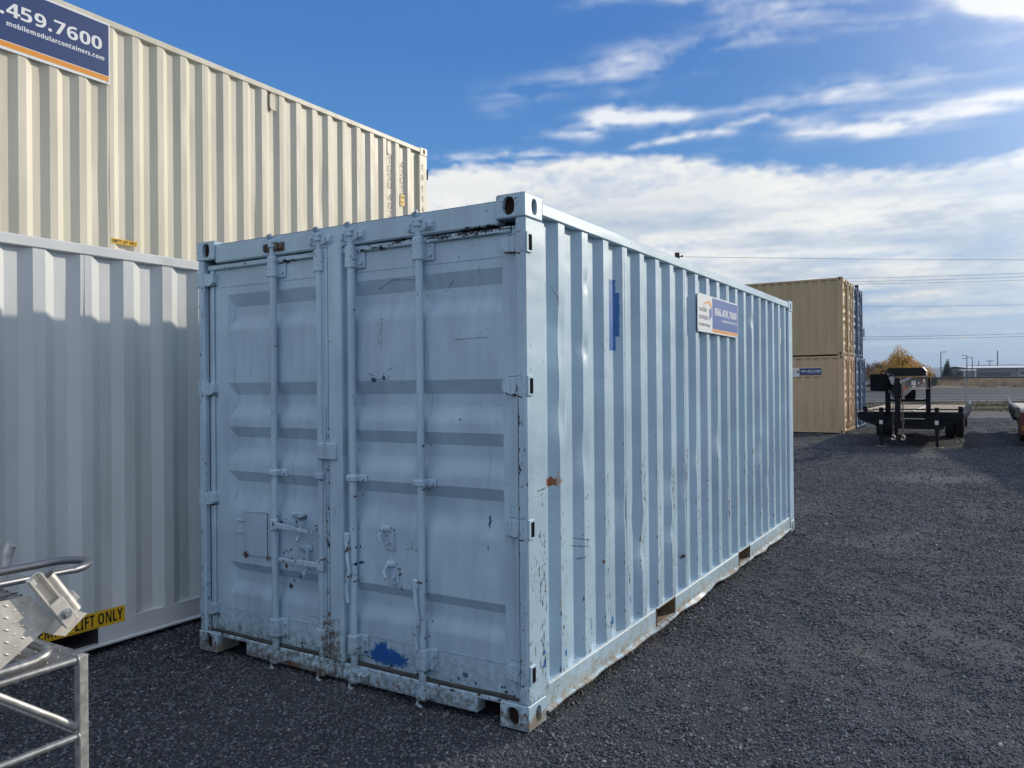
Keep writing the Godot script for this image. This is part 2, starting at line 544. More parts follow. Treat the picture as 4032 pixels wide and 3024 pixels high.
func make_ground() -> void:
	gn.seed = 3; gn.frequency = 1.1; gn.fractal_octaves = 4
	gn2.seed = 8; gn2.frequency = 0.55; gn2.fractal_octaves = 3
	var ss: Array[float] = []
	var x := -30.0
	while x < 4000.0:
		ss.append(x)
		if x < 1.0: x += 3.1
		elif x < 14.0: x += 0.07
		elif x < 40.0: x += 0.13 + (x - 14.0) * 0.008
		elif x < 120.0: x += 1.0
		else: x *= 1.12
	var rr: Array[float] = []
	x = -3000.0
	while x < 3000.0:
		rr.append(x)
		if x < -16.0: x = min(x * 0.72, -15.9) if x * 0.72 < -16.0 else -15.9
		elif x < 20.0: x += 0.13
		else: x *= 1.25
	var m := Mesher.new()
	m.colored = true
	var nr := rr.size()
	var pts := PackedVector3Array()
	var cols := PackedColorArray()
	for s in ss:
		for r in rr:
			var p := Vector3(EYE.x, 0, EYE.z) + rgt * r + fwd * s
			p.y = ground_h(p)
			pts.append(p)
			cols.append(ground_tint(p, r, s))
	var nor := PackedVector3Array()
	nor.resize(pts.size())
	for j in ss.size():
		for i in nr:
			var a := pts[j * nr + max(i - 1, 0)]
			var b := pts[j * nr + min(i + 1, nr - 1)]
			var d := pts[max(j - 1, 0) * nr + i]
			var e := pts[min(j + 1, ss.size() - 1) * nr + i]
			var q := (b - a).cross(e - d).normalized()
			nor[j * nr + i] = q if q.y > 0 else -q
	var idx := PackedInt32Array()
	for j in ss.size() - 1:
		for i in nr - 1:
			var k := j * nr + i
			idx.append_array([k, k + nr, k + nr + 1, k, k + nr + 1, k + 1])
	var arr := []
	arr.resize(Mesh.ARRAY_MAX)
	arr[Mesh.ARRAY_VERTEX] = pts
	arr[Mesh.ARRAY_NORMAL] = nor
	arr[Mesh.ARRAY_COLOR] = cols
	arr[Mesh.ARRAY_INDEX] = idx
	var me := ArrayMesh.new()
	me.add_surface_from_arrays(Mesh.PRIMITIVE_TRIANGLES, arr)
	var g := mat(Color.WHITE, 0.9, 0.0, 0.3)
	g.vertex_color_use_as_albedo = true
	g.albedo_texture = noise_tex(0.11, 1024, 5, false, 1.0, FastNoiseLite.TYPE_CELLULAR, 2, ramp2(Color(0.62, 0.62, 0.62), Color(1, 1, 1), 0.45, 0.35))
	g.normal_enabled = true
	g.normal_texture = noise_tex(0.10, 1024, 6, true, 9.0, FastNoiseLite.TYPE_CELLULAR, 3)
	g.normal_scale = 1.0
	g.uv1_triplanar = true
	g.uv1_world_triplanar = true
	g.uv1_scale = Vector3(0.71, 0.71, 0.71)
	var o := put_mesh("ground", me, g)
	struct(o, "dark gravel yard running out to the pale verge and dry field")

func stone_mesh(sd: int) -> ArrayMesh:
	var rng := RandomNumberGenerator.new()
	rng.seed = sd
	var t := (1.0 + sqrt(5.0)) / 2.0
	var vs: Array[Vector3] = []
	for p in [Vector3(-1, t, 0), Vector3(1, t, 0), Vector3(-1, -t, 0), Vector3(1, -t, 0), Vector3(0, -1, t), Vector3(0, 1, t), Vector3(0, -1, -t), Vector3(0, 1, -t), Vector3(t, 0, -1), Vector3(t, 0, 1), Vector3(-t, 0, -1), Vector3(-t, 0, 1)]:
		var q: Vector3 = p.normalized() * rng.randf_range(0.75, 1.2)
		vs.append(Vector3(q.x * 1.25, q.y * 0.62, q.z * 0.9))
	var m := Mesher.new()
	for f in [[0, 11, 5], [0, 5, 1], [0, 1, 7], [0, 7, 10], [0, 10, 11], [1, 5, 9], [5, 11, 4], [11, 10, 2], [10, 7, 6], [7, 1, 8], [3, 9, 4], [3, 4, 2], [3, 2, 6], [3, 6, 8], [3, 8, 9], [4, 9, 5], [2, 4, 11], [6, 2, 10], [8, 6, 7], [9, 8, 1]]:
		m.quad(vs[f[0]], vs[f[1]], vs[f[2]], vs[f[2]], vs[f[0]] + vs[f[1]] + vs[f[2]])
	return m.mesh()

func make_gravel() -> void:
	var rng := RandomNumberGenerator.new()
	rng.seed = 77
	var root := Node3D.new()
	root.name = "gravel"
	add_child(root)
	tag(root, "loose dark grey gravel chips spread over the yard", "gravel", "", "stuff")
	var g := mat(Color.WHITE, 0.8, 0.0, 0.35)
	g.vertex_color_use_as_albedo = true
	for kind in 3:
		var buf := PackedFloat32Array()
		var count := 0
		# [from, to, stones per square metre, size]
		for band in [[2.6, 5.0, 5600.0, 0.0056], [5.0, 8.0, 3200.0, 0.0068], [8.0, 13.0, 1300.0, 0.0090], [13.0, 20.0, 420.0, 0.0115], [20.0, 37.0, 150.0, 0.0130]]:
			var s0: float = band[0]
			var s1: float = band[1]
			var area := 0.95 * (s1 * s1 - s0 * s0)
			var n := int(area * float(band[2]) / 3.0)
			for i in n:
				var s := sqrt(rng.randf() * (s1 * s1 - s0 * s0) + s0 * s0)
				var r := rng.randf_range(-0.72, 1.18) * s
				var p := Vector3(EYE.x, 0, EYE.z) + rgt * r + fwd * s
				if p.x < -0.1 and p.x > -2.35 and p.z < -0.1 and p.z > -6.0: continue
				if p.x < -3.0: continue
				if rng.randf() < 0.6 * sm(0.12, 0.55, gn.get_noise_2d(p.x * 0.22 + 40.0, p.z * 0.22) + 0.45 * gn2.get_noise_2d(p.x * 0.9, p.z * 0.9 + 70.0) + ruts(p) * 0.35): continue
				var size: float = band[3] * pow(2.0, rng.randf_range(-0.9, 0.75))
				if rng.randf() < 0.012: size *= 1.7
				p.y = ground_h(p) + size * rng.randf_range(-0.1, 0.42)
				var b := Basis.from_euler(Vector3(rng.randf_range(-0.7, 0.7), rng.randf() * TAU, rng.randf_range(-0.7, 0.7))) * size
				var k := 0.112 * pow(2.0, rng.randf_range(-1.1, 0.8))
				var c := Color(k * 0.95, k, k * 1.13)
				var u := rng.randf()
				if u < 0.03: c = Color(0.30, 0.29, 0.27) * rng.randf_range(0.6, 1.4)
				elif u < 0.06: c = Color(0.16, 0.14, 0.115)
				elif u < 0.13: c = Color(0.10, 0.13, 0.105)
				buf.append_array([b.x.x, b.y.x, b.z.x, p.x, b.x.y, b.y.y, b.z.y, p.y, b.x.z, b.y.z, b.z.z, p.z, c.r, c.g, c.b, 1.0])
				count += 1
		var mm := MultiMesh.new()
		mm.transform_format = MultiMesh.TRANSFORM_3D
		mm.use_colors = true
		mm.mesh = stone_mesh(100 + kind)
		mm.instance_count = count
		mm.buffer = buf
		var o := MultiMeshInstance3D.new()
		o.multimesh = mm
		o.material_override = g
		o.name = "gravel_chips"
		o.set_meta("kind", "stuff")
		root.add_child(o, true)

# ---------------------------------------------------------------- containers
# A container's own axes: its door end in the plane z = 0, its length along -z, its right side in the plane x = 0 and its left in x = -2.438.
const CW := 2.438
const CH := 2.591
const RECESS := [[2.250, 2.172, 2.120, 2.037], [1.695, 1.620, 1.570, 1.480], [1.422, 1.355, 1.300, 1.205], [1.145, 1.080, 1.020, 0.890], [0.576, 0.522, 0.470, 0.390]]

func mz(uvm := 0) -> Mesher:
	var m := Mesher.new()
	m.uvm = uvm
	return m

# trapezoid corrugation along a side; mirror puts it on the left side
func side_panel(L: float, first: float, y0: float, y1: float, cols: int, rows: int, dents: Array, mirror: bool, uvm: int, out := -0.012, period := 0.28) -> Mesher:
	var m := mz(uvm)
	var inn := out - 0.036
	var pr: Array[Vector2] = [Vector2(-0.185, inn)]
	var s := first
	while s - 0.142 > -(L - 0.185):
		pr.append(Vector2(s + 0.068, inn))
		pr.append(Vector2(s, out))
		pr.append(Vector2(s - 0.072, out))
		pr.append(Vector2(s - 0.140, inn))
		s -= period
	pr.append(Vector2(-(L - 0.185), inn))
	for i in pr.size() - 1:
		if absf(pr[i].x - pr[i + 1].x) < 1e-4: continue
		var g: Array = []
		for r in rows + 1:
			var row: Array[Vector3] = []
			for c in cols + 1:
				var q := pr[i].lerp(pr[i + 1], float(c) / cols)
				var y := lerpf(y0, y1, float(r) / rows)
				var p := Vector3(q.y, y, q.x)
				for d in dents:
					var e := Vector2((q.x - d[0]) / d[2], (y - d[1]) / d[3]).length_squared()
					if e < 6.0: p.x -= d[4] * exp(-e)
				if mirror: p.x = -CW - p.x
				row.append(p)
			g.append(row)
		var sgn := -1.0 if mirror else 1.0
		for r in rows:
			for c in cols:
				var nn: Array = []
				for k in [[r, c], [r, c + 1], [r + 1, c + 1], [r + 1, c]]:
					var a: Vector3 = g[k[0]][max(k[1] - 1, 0)]
					var b: Vector3 = g[k[0]][min(k[1] + 1, cols)]
					var e: Vector3 = g[max(k[0] - 1, 0)][k[1]]
					var f: Vector3 = g[min(k[0] + 1, rows)][k[1]]
					var q := (b - a).cross(f - e).normalized()
					nn.append(q if q.x * sgn > 0 else -q)
				m.tri_n(g[r][c], g[r][c + 1], g[r + 1][c + 1], nn[0], nn[1], nn[2])
				m.tri_n(g[r][c], g[r + 1][c + 1], g[r + 1][c], nn[0], nn[2], nn[3])
	# weld seams where the sheets join
	s = first - 0.030
	var k := 0
	while s > -(L - 0.3):
		if k % 4 == 3:
			var xx := out + 0.0015
			if mirror: m.box(Vector3(-CW - xx, y0, s - 0.004), Vector3(-CW - xx + 0.004, y1, s + 0.004), 0.0, "x+")
			else: m.box(Vector3(xx - 0.004, y0, s - 0.004), Vector3(xx, y1, s + 0.004), 0.0, "x-")
		s -= period
		k += 1
	return m

func casting(cx: bool, top: bool, far: bool, L: float) -> Array:
	# returns [front faces mesher, other faces mesher]
	var x0 := -0.165 if cx else -CW
	var x1 := 0.0 if cx else -CW + 0.165
	var y0 := CH - 0.114 if top else -0.004
	var y1 := CH + 0.004 if top else 0.116
	var z0 := -L if far else -0.178
	var z1 := -L + 0.178 if far else 0.0
	var b := 0.006 if top else 0.003
	var f := mz(1)
	var s := mz(2)
	var xo := "x+" if cx else "x-"
	var zo := "z-" if far else "z+"
	s.box(Vector3(x0, y0, z0), Vector3(x1, y1, z1), b, xo + zo)
	var yc := (y0 + y1) / 2
	var ox := Vector3(1 if cx else -1, 0, 0)
	var oz := Vector3(0, 0, -1 if far else 1)
	s.holed(Vector3(x1 if cx else x0, yc, (z0 + z1) / 2), Vector3(0, 0, 1), Vector3.UP, ox, 0.089 - b, 0.06 - b, 0.027, 0.040, 0.028, Vector2(-0.006, 0.0))
	f.holed(Vector3((x0 + x1) / 2, yc, z0 if far else z1), Vector3(1, 0, 0), Vector3.UP, oz, 0.0825 - b, 0.06 - b, 0.034, 0.045, 0.026, Vector2(-0.008 if cx else 0.008, 0))
	return [f, s]

# options: len, front (paint of the end), side (paint of the sides), dark, rust, first, period, hero, doors, pockets [[z0, z1], ...], bottom
func container(t: Node3D, o: Dictionary) -> void:
	var L: float = o.len
	var hero: bool = o.get("hero", false)
	var F: Material = o.front
	var S: Material = o.side
	var dark: Material = o.dark
	var pockets: Array = o.get("pockets", [])
	for far in [false, true]:
		for cx in [true, false]:
			for top in [true, false]:
				var pr := casting(cx, top, far, L)
				var hole := mz()
				var x0 := -0.150 if cx else -CW + 0.015
				var yy := CH - 0.105 if top else 0.006
				var zz := -L + 0.015 if far else -0.163
				var c := put2("corner_casting", [[pr[0], F], [pr[1], S]], t)
				if hero or (not far):
					hole.box(Vector3(x0, yy, zz) + Vector3(0.010, 0, 0.010), Vector3(x0 + 0.135, yy + 0.098, zz + 0.148) - Vector3(0.010, 0, 0.010))
					put("hole_shade_fill", hole, o.get("hole", dark), c)  # near-black fill block, its colour stands for the shade inside the hole
	for far in [false, true]:
		for cx in [true, false]:
			var f := mz(1)
			var s := mz(2)
			var zf := -L + 0.004 if far else -0.205
			var zn := -L + 0.205 if far else -0.004
			var xa := -0.060 if cx else -CW + 0.004
			var xb := -0.002 if cx else -CW + 0.060
			if cx:
				s.box(Vector3(xa, 0.114, zf), Vector3(xb, CH - 0.112, zn), 0.010, "z+")
				f.box(Vector3(xa, 0.114, zf), Vector3(xb, CH - 0.112, zn), 0.010, "x+x-y+y-z-", false)
			else:
				s.box(Vector3(xa, 0.114, zf), Vector3(xb, CH - 0.112, zn), 0.010, "z+")
				f.box(Vector3(xa, 0.114, zf), Vector3(xb, CH - 0.112, zn), 0.010, "x+x-y+y-z-", false)
			put2("corner_post", [[f, F], [s, S]], t)
	for mirror in [false, true]:
		var r := mz(2)
		var xa := -CW + 0.003 if mirror else -0.062
		var xb := -CW + 0.062 if mirror else -0.003
		r.box(Vector3(xa, 2.508, -L + 0.177), Vector3(xb, 2.574, -0.177), 0.006)
		put("top_rail", r, S, t)
		var b := mz(2)
		var xw0 := -CW + 0.010 if mirror else -0.026
		var xw1 := -CW + 0.026 if mirror else -0.010
		var z := -0.177
		var lo := 0.048
		for p in pockets + [[-L + 0.177, -L + 0.177]]:
			if p[1] < z: b.box(Vector3(xw0, lo, p[1]), Vector3(xw1, 0.158, z), 0.003)
			z = p[0]
		b.box(Vector3(-CW + 0.010 if mirror else -0.075, 0.159, -L + 0.177), Vector3(-CW + 0.075 if mirror else -0.0095, 0.1665, -0.177), 0.001)
		# lower flange with an edge bent by years of dragging
		var nz := FastNoiseLite.new()
		nz.seed = 4
		nz.frequency = 2.2
		nz.fractal_octaves = 2
		z = -0.178
		var px := 0.0
		var bend: float = o.get("bend", 0.003)
		var lip: Array[Vector3] = []
		while z > -L + 0.177:
			var w := 0.012 + bend * 1.2 * nz.get_noise_2d(z, 0)
			var y := lo - 0.012 + bend * nz.get_noise_2d(z * 0.7, 50) - bend * 2.2 * exp(-pow((z + 3.05) / 0.16, 2)) * -1.0 - bend * 1.4 * exp(-pow((z + 2.62) / 0.22, 2))
			lip.append(Vector3(w, y, z))
			z -= 0.04
		for i in lip.size() - 1:
			var a := lip[i]
			var d := lip[i + 1]
			var sx := func(q: Vector3) -> Vector3: return Vector3(-CW - q.x if mirror else q.x, q.y, q.z)
			var a0 := Vector3(-0.020, lo + 0.002, a.z)
			var d0 := Vector3(-0.020, lo + 0.002, d.z)
			b.quad(sx.call(a0), sx.call(a), sx.call(d), sx.call(d0), Vector3.UP)
			b.quad(sx.call(a), sx.call(a - Vector3(0.004, 0.011, 0)), sx.call(d - Vector3(0.004, 0.011, 0)), sx.call(d), Vector3(-1 if mirror else 1, 0, 0))
			b.quad(sx.call(a0 - Vector3(0, 0.006, 0)), sx.call(a - Vector3(0.004, 0.011, 0)), sx.call(d - Vector3(0.004, 0.011, 0)), sx.call(d0 - Vector3(0, 0.006, 0)), Vector3.DOWN)
		var rail := put("bottom_rail", b, S, t)
		for p in pockets:
			var k := mz()
			var xi := -CW / 2
			var xs := -CW + 0.004 if mirror else -0.004
			k.quad(Vector3(xs, lo - 0.001, p[0]), Vector3(xi, lo - 0.001, p[0]), Vector3(xi, lo - 0.001, p[1]), Vector3(xs, lo - 0.001, p[1]), Vector3.UP)
			k.quad(Vector3(xs, 0.1575, p[0]), Vector3(xi, 0.1575, p[0]), Vector3(xi, 0.1575, p[1]), Vector3(xs, 0.1575, p[1]), Vector3.DOWN)
			k.quad(Vector3(xs, lo, p[0] + 0.002), Vector3(xi, lo, p[0] + 0.002), Vector3(xi, 0.168, p[0] + 0.002), Vector3(xs, 0.168, p[0] + 0.002), Vector3(0, 0, -1))
			k.quad(Vector3(xs, lo, p[1] - 0.002), Vector3(xi, lo, p[1] - 0.002), Vector3(xi, 0.168, p[1] - 0.002), Vector3(xs, 0.168, p[1] - 0.002), Vector3(0, 0, 1))
			put("forklift_pocket", k, o.pocket, rail)
		put("side_panel", side_panel(L, o.get("first", -0.366), 0.166, 2.511, 2 if o.has("dents") and not mirror else 1, (64 if hero else 36) if o.has("dents") and not mirror else 1, o.get("dents", []) if not mirror else [], mirror, 2, -0.012, o.get("period", 0.28)), S, t)
	# roof, floor and the closed end
	var r := mz()
	var z := -0.15
	while z > -L + 0.25:
		r.box(Vector3(-CW + 0.05, 2.545, z - 0.115), Vector3(-0.05, 2.578, z), 0.014)
		z -= 0.21
	r.box(Vector3(-CW + 0.03, 2.53, -L + 0.05), Vector3(-0.03, 2.556, -0.05))
	put("roof", r, o.get("roof", S), t)
	var fl := mz()
	fl.box(Vector3(-CW + 0.05, 0.170, -L + 0.05), Vector3(-0.05, 0.20, -0.10))
	put("floor", fl, dark, t)
	var e := mz()
	e.box(Vector3(-CW + 0.055, 0.112, -L + 0.03), Vector3(-0.055, 2.53, -L + 0.07))
	var xx := -0.2
	while xx > -CW + 0.2:
		e.box(Vector3(xx - 0.11, 0.2, -L + 0.005), Vector3(xx, 2.45, -L + 0.035), 0.015)
		xx -= 0.25
	put("end_wall", e, S, t)
	# door end
	var h := mz(1)
	h.box(Vector3(-CW + 0.162, 2.452, -0.10), Vector3(-0.162, 2.572, -0.012), 0.008)
	put("door_header", h, F, t)
	var si := mz(1)
	var gap := [[-0.313, -0.160], [-CW + 0.160, -CW + 0.417]]
	si.box(Vector3(-CW + 0.417, 0.018, -0.10), Vector3(-0.313, 0.114, -0.018), 0.006)
	si.box(Vector3(-0.316, 0.096, -0.10), Vector3(-0.060, 0.116, -0.020), 0.003)
	si.box(Vector3(-CW + 0.060, 0.096, -0.10), Vector3(-CW + 0.420, 0.116, -0.020), 0.003)
	put("door_sill", si, F, t)
	doors(t, o)

func doors(t: Node3D, o: Dictionary) -> void:
	var hero: bool = o.get("hero", false)
	var F: Material = o.front
	var dark: Material = o.dark
	var rust: Material = o.get("rust", F)
	var B := 0.130
	var T := 2.443
	var zo := -0.045
	for right in [true, false]:
		var x0 := -1.214 if right else -2.372
		var x1 := -0.066 if right else -1.222
		var ra := -1.186 if right else -2.195
		var rb := -0.157 if right else -1.372
		var m := mz(1)
		# flat field around the recesses
		m.quad(Vector3(x0, B, zo), Vector3(ra, B, zo), Vector3(ra, T, zo), Vector3(x0, T, zo), Vector3.BACK)
		m.quad(Vector3(rb, B, zo), Vector3(x1, B, zo), Vector3(x1, T, zo), Vector3(rb, T, zo), Vector3.BACK)
		var y := T
		for r in RECESS:
			m.quad(Vector3(ra, r[0], zo), Vector3(rb, r[0], zo), Vector3(rb, y, zo), Vector3(ra, y, zo), Vector3.BACK)
			var d := zo - 0.034
			var e := 0.040
			var er := 0.014
			m.quad(Vector3(ra, r[0], zo), Vector3(rb, r[0], zo), Vector3(rb - er, r[1], d), Vector3(ra + e, r[1], d), Vector3(0, -1, 1))
			m.quad(Vector3(ra + e, r[1], d), Vector3(rb - er, r[1], d), Vector3(rb - er, r[2], d), Vector3(ra + e, r[2], d), Vector3.BACK)
			# the lower side of each rib runs out in a soft roll
			var sn := Vector3(0, -d + zo, r[2] - r[3]).normalized()
			for k in 5:
				var f0 := k / 5.0
				var f1 := (k + 1) / 5.0
				var g0 := f0 * f0 * (3 - 2 * f0)
				var g1 := f1 * f1 * (3 - 2 * f1)
				var a0 := Vector3(ra + e * (1 - f0), lerpf(r[2], r[3] - 0.02, f0), lerpf(d, zo, g0))
				var b0 := Vector3(rb - er * (1 - f0), a0.y, a0.z)
				var a1 := Vector3(ra + e * (1 - f1), lerpf(r[2], r[3] - 0.02, f1), lerpf(d, zo, g1))
				var b1 := Vector3(rb - er * (1 - f1), a1.y, a1.z)
				var m0 := Vector3.BACK.lerp(sn, 4.0 * f0 * (1 - f0) * 0.8).normalized()
				var m1 := Vector3.BACK.lerp(sn, 4.0 * f1 * (1 - f1) * 0.8).normalized()
				m.tri_n(a0, b0, b1, m0, m0, m1)
				m.tri_n(a0, b1, a1, m0, m1, m1)
			for q in [[ra, e], [rb, -er]]:
				m.quad(Vector3(q[0], r[0], zo), Vector3(q[0] + q[1], r[1], d), Vector3(q[0] + q[1], r[2], d), Vector3(q[0], r[3] - 0.02, zo), Vector3(q[1], 0, 0.05))
			y = r[3] - 0.02
		m.quad(Vector3(ra, B, zo), Vector3(rb, B, zo), Vector3(rb, y, zo), Vector3(ra, y, zo), Vector3.BACK)
		# edges and back
		m.box(Vector3(x0, B, zo - 0.06), Vector3(x1, T, zo), 0.0, "z+")
		# hinge stile and thin weld ridges
		var hs := -0.150 if right else -2.285
		if hero:
			m.box(Vector3(-0.094 if right else -2.344, B, zo), Vector3(-0.066 if right else -2.316, T, zo + 0.012), 0.003, "z-")
			m.box(Vector3(x0 + 0.01, 2.300, zo), Vector3(x1 - 0.09, 2.304, zo + 0.003), 0.0, "z-")
			m.box(Vector3(x0 + 0.01, 2.412, zo), Vector3(x1 - 0.03, 2.443, zo + 0.022), 0.006, "z-")
			m.box(Vector3(ra, 0.285, zo), Vector3(rb, 0.289, zo + 0.003), 0.0, "z-")
		else:
			m.box(Vector3(hs, B, zo), Vector3(hs + 0.08, T, zo + 0.012), 0.003, "z-")
		var dr := put("door", m, F, t)
		# rubber seal along the bottom, top and hinge side
		var g := mz(1)
		g.tube([Vector3(x0 + 0.01, B - 0.004, zo + 0.006), Vector3((x0 + x1) / 2, B - 0.010, zo + 0.010), Vector3(x1 - 0.005, B - 0.002, zo + 0.004)], 0.011, 8)
		g.box(Vector3(x0, T - 0.004, zo - 0.02), Vector3(x1, T + 0.008, zo - 0.004), 0.003)
		g.box(Vector3(x1 - 0.002 if right else x0 - 0.010, B, zo - 0.03), Vector3(x1 + 0.010 if right else x0 + 0.002, T, zo + 0.002), 0.003)
		put("door_seal", g, o.get("seal", dark), dr)
		# the overlapping strip where the doors meet
		if right:
			var a := mz(1)
			a.box(Vector3(-1.302, B - 0.012, zo - 0.005), Vector3(-1.197, T + 0.022, zo + 0.040), 0.007)
			a.box(Vector3(-1.328, B, zo - 0.005), Vector3(-1.306, T + 0.01, zo + 0.036), 0.004)
			a.box(Vector3(-1.354, B, zo - 0.005), Vector3(-1.332, T + 0.01, zo + 0.030), 0.004)
			put("astragal", a, F, dr)
			if hero:
				var lb := mz(1)
				lb.box(Vector3(-1.374, 1.252, zo + 0.030), Vector3(-1.234, 1.346, zo + 0.058), 0.006)
				put("lock_plate", lb, F, dr)
		# hinges
		for hy in [[2.312, 2.396], [1.618, 1.700], [0.924, 1.004], [0.222, 0.300]]:
			var k := mz(1)
			var sx := 1.0 if right else -1.0
			var base := 0.0 if right else -CW
			var pts := [Vector3(base - sx * 0.142, hy[0] + 0.020, zo), Vector3(base - sx * 0.142, hy[1] - 0.012, zo), Vector3(base - sx * 0.030, hy[1], zo), Vector3(base - sx * 0.030, hy[0], zo), Vector3(base - sx * 0.10, hy[0], zo)]
			k.slab(pts, Vector3(0, 0, 0.034))
			k.tube([Vector3(base - sx * 0.022, hy[0], zo + 0.022), Vector3(base - sx * 0.022, hy[1], zo + 0.022)], 0.023, 12)
			k.box(Vector3(min(base - sx * 0.002, base + sx * 0.007), hy[0] - 0.008, -0.060), Vector3(max(base - sx * 0.002, base + sx * 0.007), hy[1] + 0.008, -0.008), 0.003)
			var hg := put("hinge", k, F, dr)
			if hero:
				var sl := mz()
				sl.box(Vector3(min(base + sx * 0.005, base + sx * 0.0085), hy[0] + 0.004, -0.055), Vector3(max(base + sx * 0.005, base + sx * 0.0085), hy[1] - 0.004, -0.026))
				put("hinge", sl, dark, dr, "dark block standing for the shaded slot in the hinge")  # near-black block on the hinge face, coloured for the shade of a slot
		# lock rods
		var rods := [-1.128, -0.652] if right else [-1.752, -1.371]
		for x in rods:
			var q := mz(1)
			q.tube([Vector3(x, 0.045, -0.016), Vector3(x, 2.535, -0.016)], 0.0205, 16)
			# cam ends
			for yy in [0.045, 2.520]:
				var up := 1.0 if yy > 1 else -1.0
				q.tube([Vector3(x, yy - up * 0.02, -0.016), Vector3(x, yy + up * 0.012, -0.016)], 0.030, 12)
				q.box(Vector3(x - 0.030, yy + up * 0.012 - 0.012, -0.030), Vector3(x + 0.036, yy + up * 0.012 + 0.012, 0.012), 0.006)
				q.tube([Vector3(x - 0.02, yy + up * 0.02, -0.01), Vector3(x - 0.022, yy + up * 0.045, 0.006), Vector3(x + 0.01, yy + up * 0.052, 0.010)], 0.010, 8)
			var rod := put("lock_rod", q, F, dr)
			# keepers on the header and sill
			for yy in [0.062, 2.498]:
				var kp := mz(1)
				kp.box(Vector3(x - 0.066, yy - 0.026, -0.013), Vector3(x + 0.102, yy + 0.026, -0.004), 0.003)
				kp.box(Vector3(x + 0.045, yy - 0.024, -0.012), Vector3(x + 0.066, yy + 0.024, 0.016), 0.005)
				kp.box(Vector3(x + 0.066, yy - 0.016, -0.012), Vector3(x + 0.100, yy + 0.020, 0.008), 0.006)
				kp.box(Vector3(x - 0.062, yy - 0.020, -0.012), Vector3(x - 0.044, yy + 0.022, 0.012), 0.005)
				put("rod_keeper", kp, rust if yy > 1.0 and hero and x < -1.7 else F, dr)
			# guide brackets
			for yb in [[2.318, 2.448, true], [1.132, 1.176, false], [0.172, 0.288, true]]:
				var b := mz(1)
				b.box(Vector3(x + 0.016, yb[0], zo - 0.001), Vector3(x + 0.082, yb[1], zo + 0.012), 0.006)
				b.box(Vector3(x - 0.036, yb[0], zo), Vector3(x + 0.030, yb[1], 0.008 if yb[2] else 0.010), 0.010)
				for by in ([yb[0] + 0.03, yb[1] - 0.03] if yb[2] else [(yb[0] + yb[1]) / 2]):
					b.tube([Vector3(x + 0.060, by, zo), Vector3(x + 0.060, by, zo + 0.026)], 0.010, 8)
				put("rod_guide", b, F, dr)
		# handles
		if right:
			for q in ([[-1.146, 0.845, 0.47], [-0.668, 0.645, 0.29]] if hero else [[-1.128, 1.1, 0.0], [-0.652, 0.95, 0.0]]):
				var hm := mz(1)
				if hero:
					hm.box(Vector3(q[0] - 0.022, q[1] - 0.045, 0.0), Vector3(q[0] + 0.010, q[1] + 0.010, 0.024), 0.007)
					hm.tube([Vector3(q[0] - 0.010, q[1] - 0.03, 0.014), Vector3(q[0] + 0.004, q[1] - 0.12, 0.022), Vector3(q[0] + 0.018, q[1] - 0.20, 0.020), Vector3(q[0] + 0.004, q[1] - 0.24, 0.022), Vector3(q[0] - 0.004, q[1] - 0.30, 0.020), Vector3(q[0] + 0.002, q[2], 0.016)], 0.011, 8)
				else:
					hm.bar(Vector3(q[0], q[1], 0.01), Vector3(q[0] + 0.42, q[1] - 0.02, 0.012), 0.03, 0.014)
				put("handle", hm, F, dr)
			if hero:
				for q in [[-0.905, 0.905], [-0.872, 0.715]]:
					var c := mz(1)
					c.box(Vector3(q[0] - 0.012, q[1] - 0.130, zo - 0.002), Vector3(q[0] + 0.048, q[1] - 0.02, zo + 0.010), 0.010)
					c.box(Vector3(q[0] - 0.035, q[1] - 0.030, zo), Vector3(q[0] + 0.030, q[1] + 0.004, zo + 0.026), 0.010)
					c.tube([Vector3(q[0] - 0.02, q[1] - 0.01, zo + 0.02), Vector3(q[0] - 0.026, q[1] - 0.05, zo + 0.045), Vector3(q[0] - 0.006, q[1] - 0.085, zo + 0.05)], 0.009, 8)
					c.tube([Vector3(q[0] + 0.018, q[1] - 0.085, zo), Vector3(q[0] + 0.018, q[1] - 0.085, zo + 0.03)], 0.011, 8)
					put("handle_catch", c, F, dr)
		elif hero:
			for q in [[-1.735, 0.848, -1.420, 0.828, -1.580, 0.912], [-1.360, 0.648, -1.690, 0.650, -1.525, 0.722]]:
				var hm := mz(1)
				hm.bar(Vector3(q[0], q[1], 0.012), Vector3(lerpf(q[0], q[2], 0.55), lerpf(q[1], q[3], 0.4) , 0.016), 0.016, 0.034, Vector3.BACK, 0.004)
				hm.bar(Vector3(lerpf(q[0], q[2], 0.50), lerpf(q[1], q[3], 0.4), 0.018), Vector3(q[2], q[3], 0.012), 0.014, 0.022, Vector3.BACK, 0.004)
				hm.box(Vector3(q[0] - 0.03, q[1] - 0.034, -0.010), Vector3(q[0] + 0.022, q[1] + 0.034, 0.018), 0.007)
				put("handle", hm, F, dr)
				var c := mz(1)
				c.box(Vector3(q[4] - 0.05, q[5] - 0.016, zo), Vector3(q[4] + 0.055, q[5] + 0.018, zo + 0.018), 0.010)
				c.tube([Vector3(q[4] - 0.03, q[5], zo), Vector3(q[4] - 0.03, q[5], zo + 0.034)], 0.012, 8)
				c.tube([Vector3(q[4] + 0.035, q[5], zo), Vector3(q[4] + 0.035, q[5], zo + 0.034)], 0.012, 8)
				c.box(Vector3(q[4] + 0.046, q[5] - 0.12, zo + 0.02), Vector3(q[4] + 0.056, q[5], zo + 0.050), 0.003)
				c.tube([Vector3(q[4] + 0.05, q[5] - 0.11, zo + 0.04), Vector3(q[4] + 0.034, q[5] - 0.128, zo + 0.055), Vector3(q[4] + 0.052, q[5] - 0.140, zo + 0.060)], 0.009, 8)
				put("handle_catch", c, F, dr)
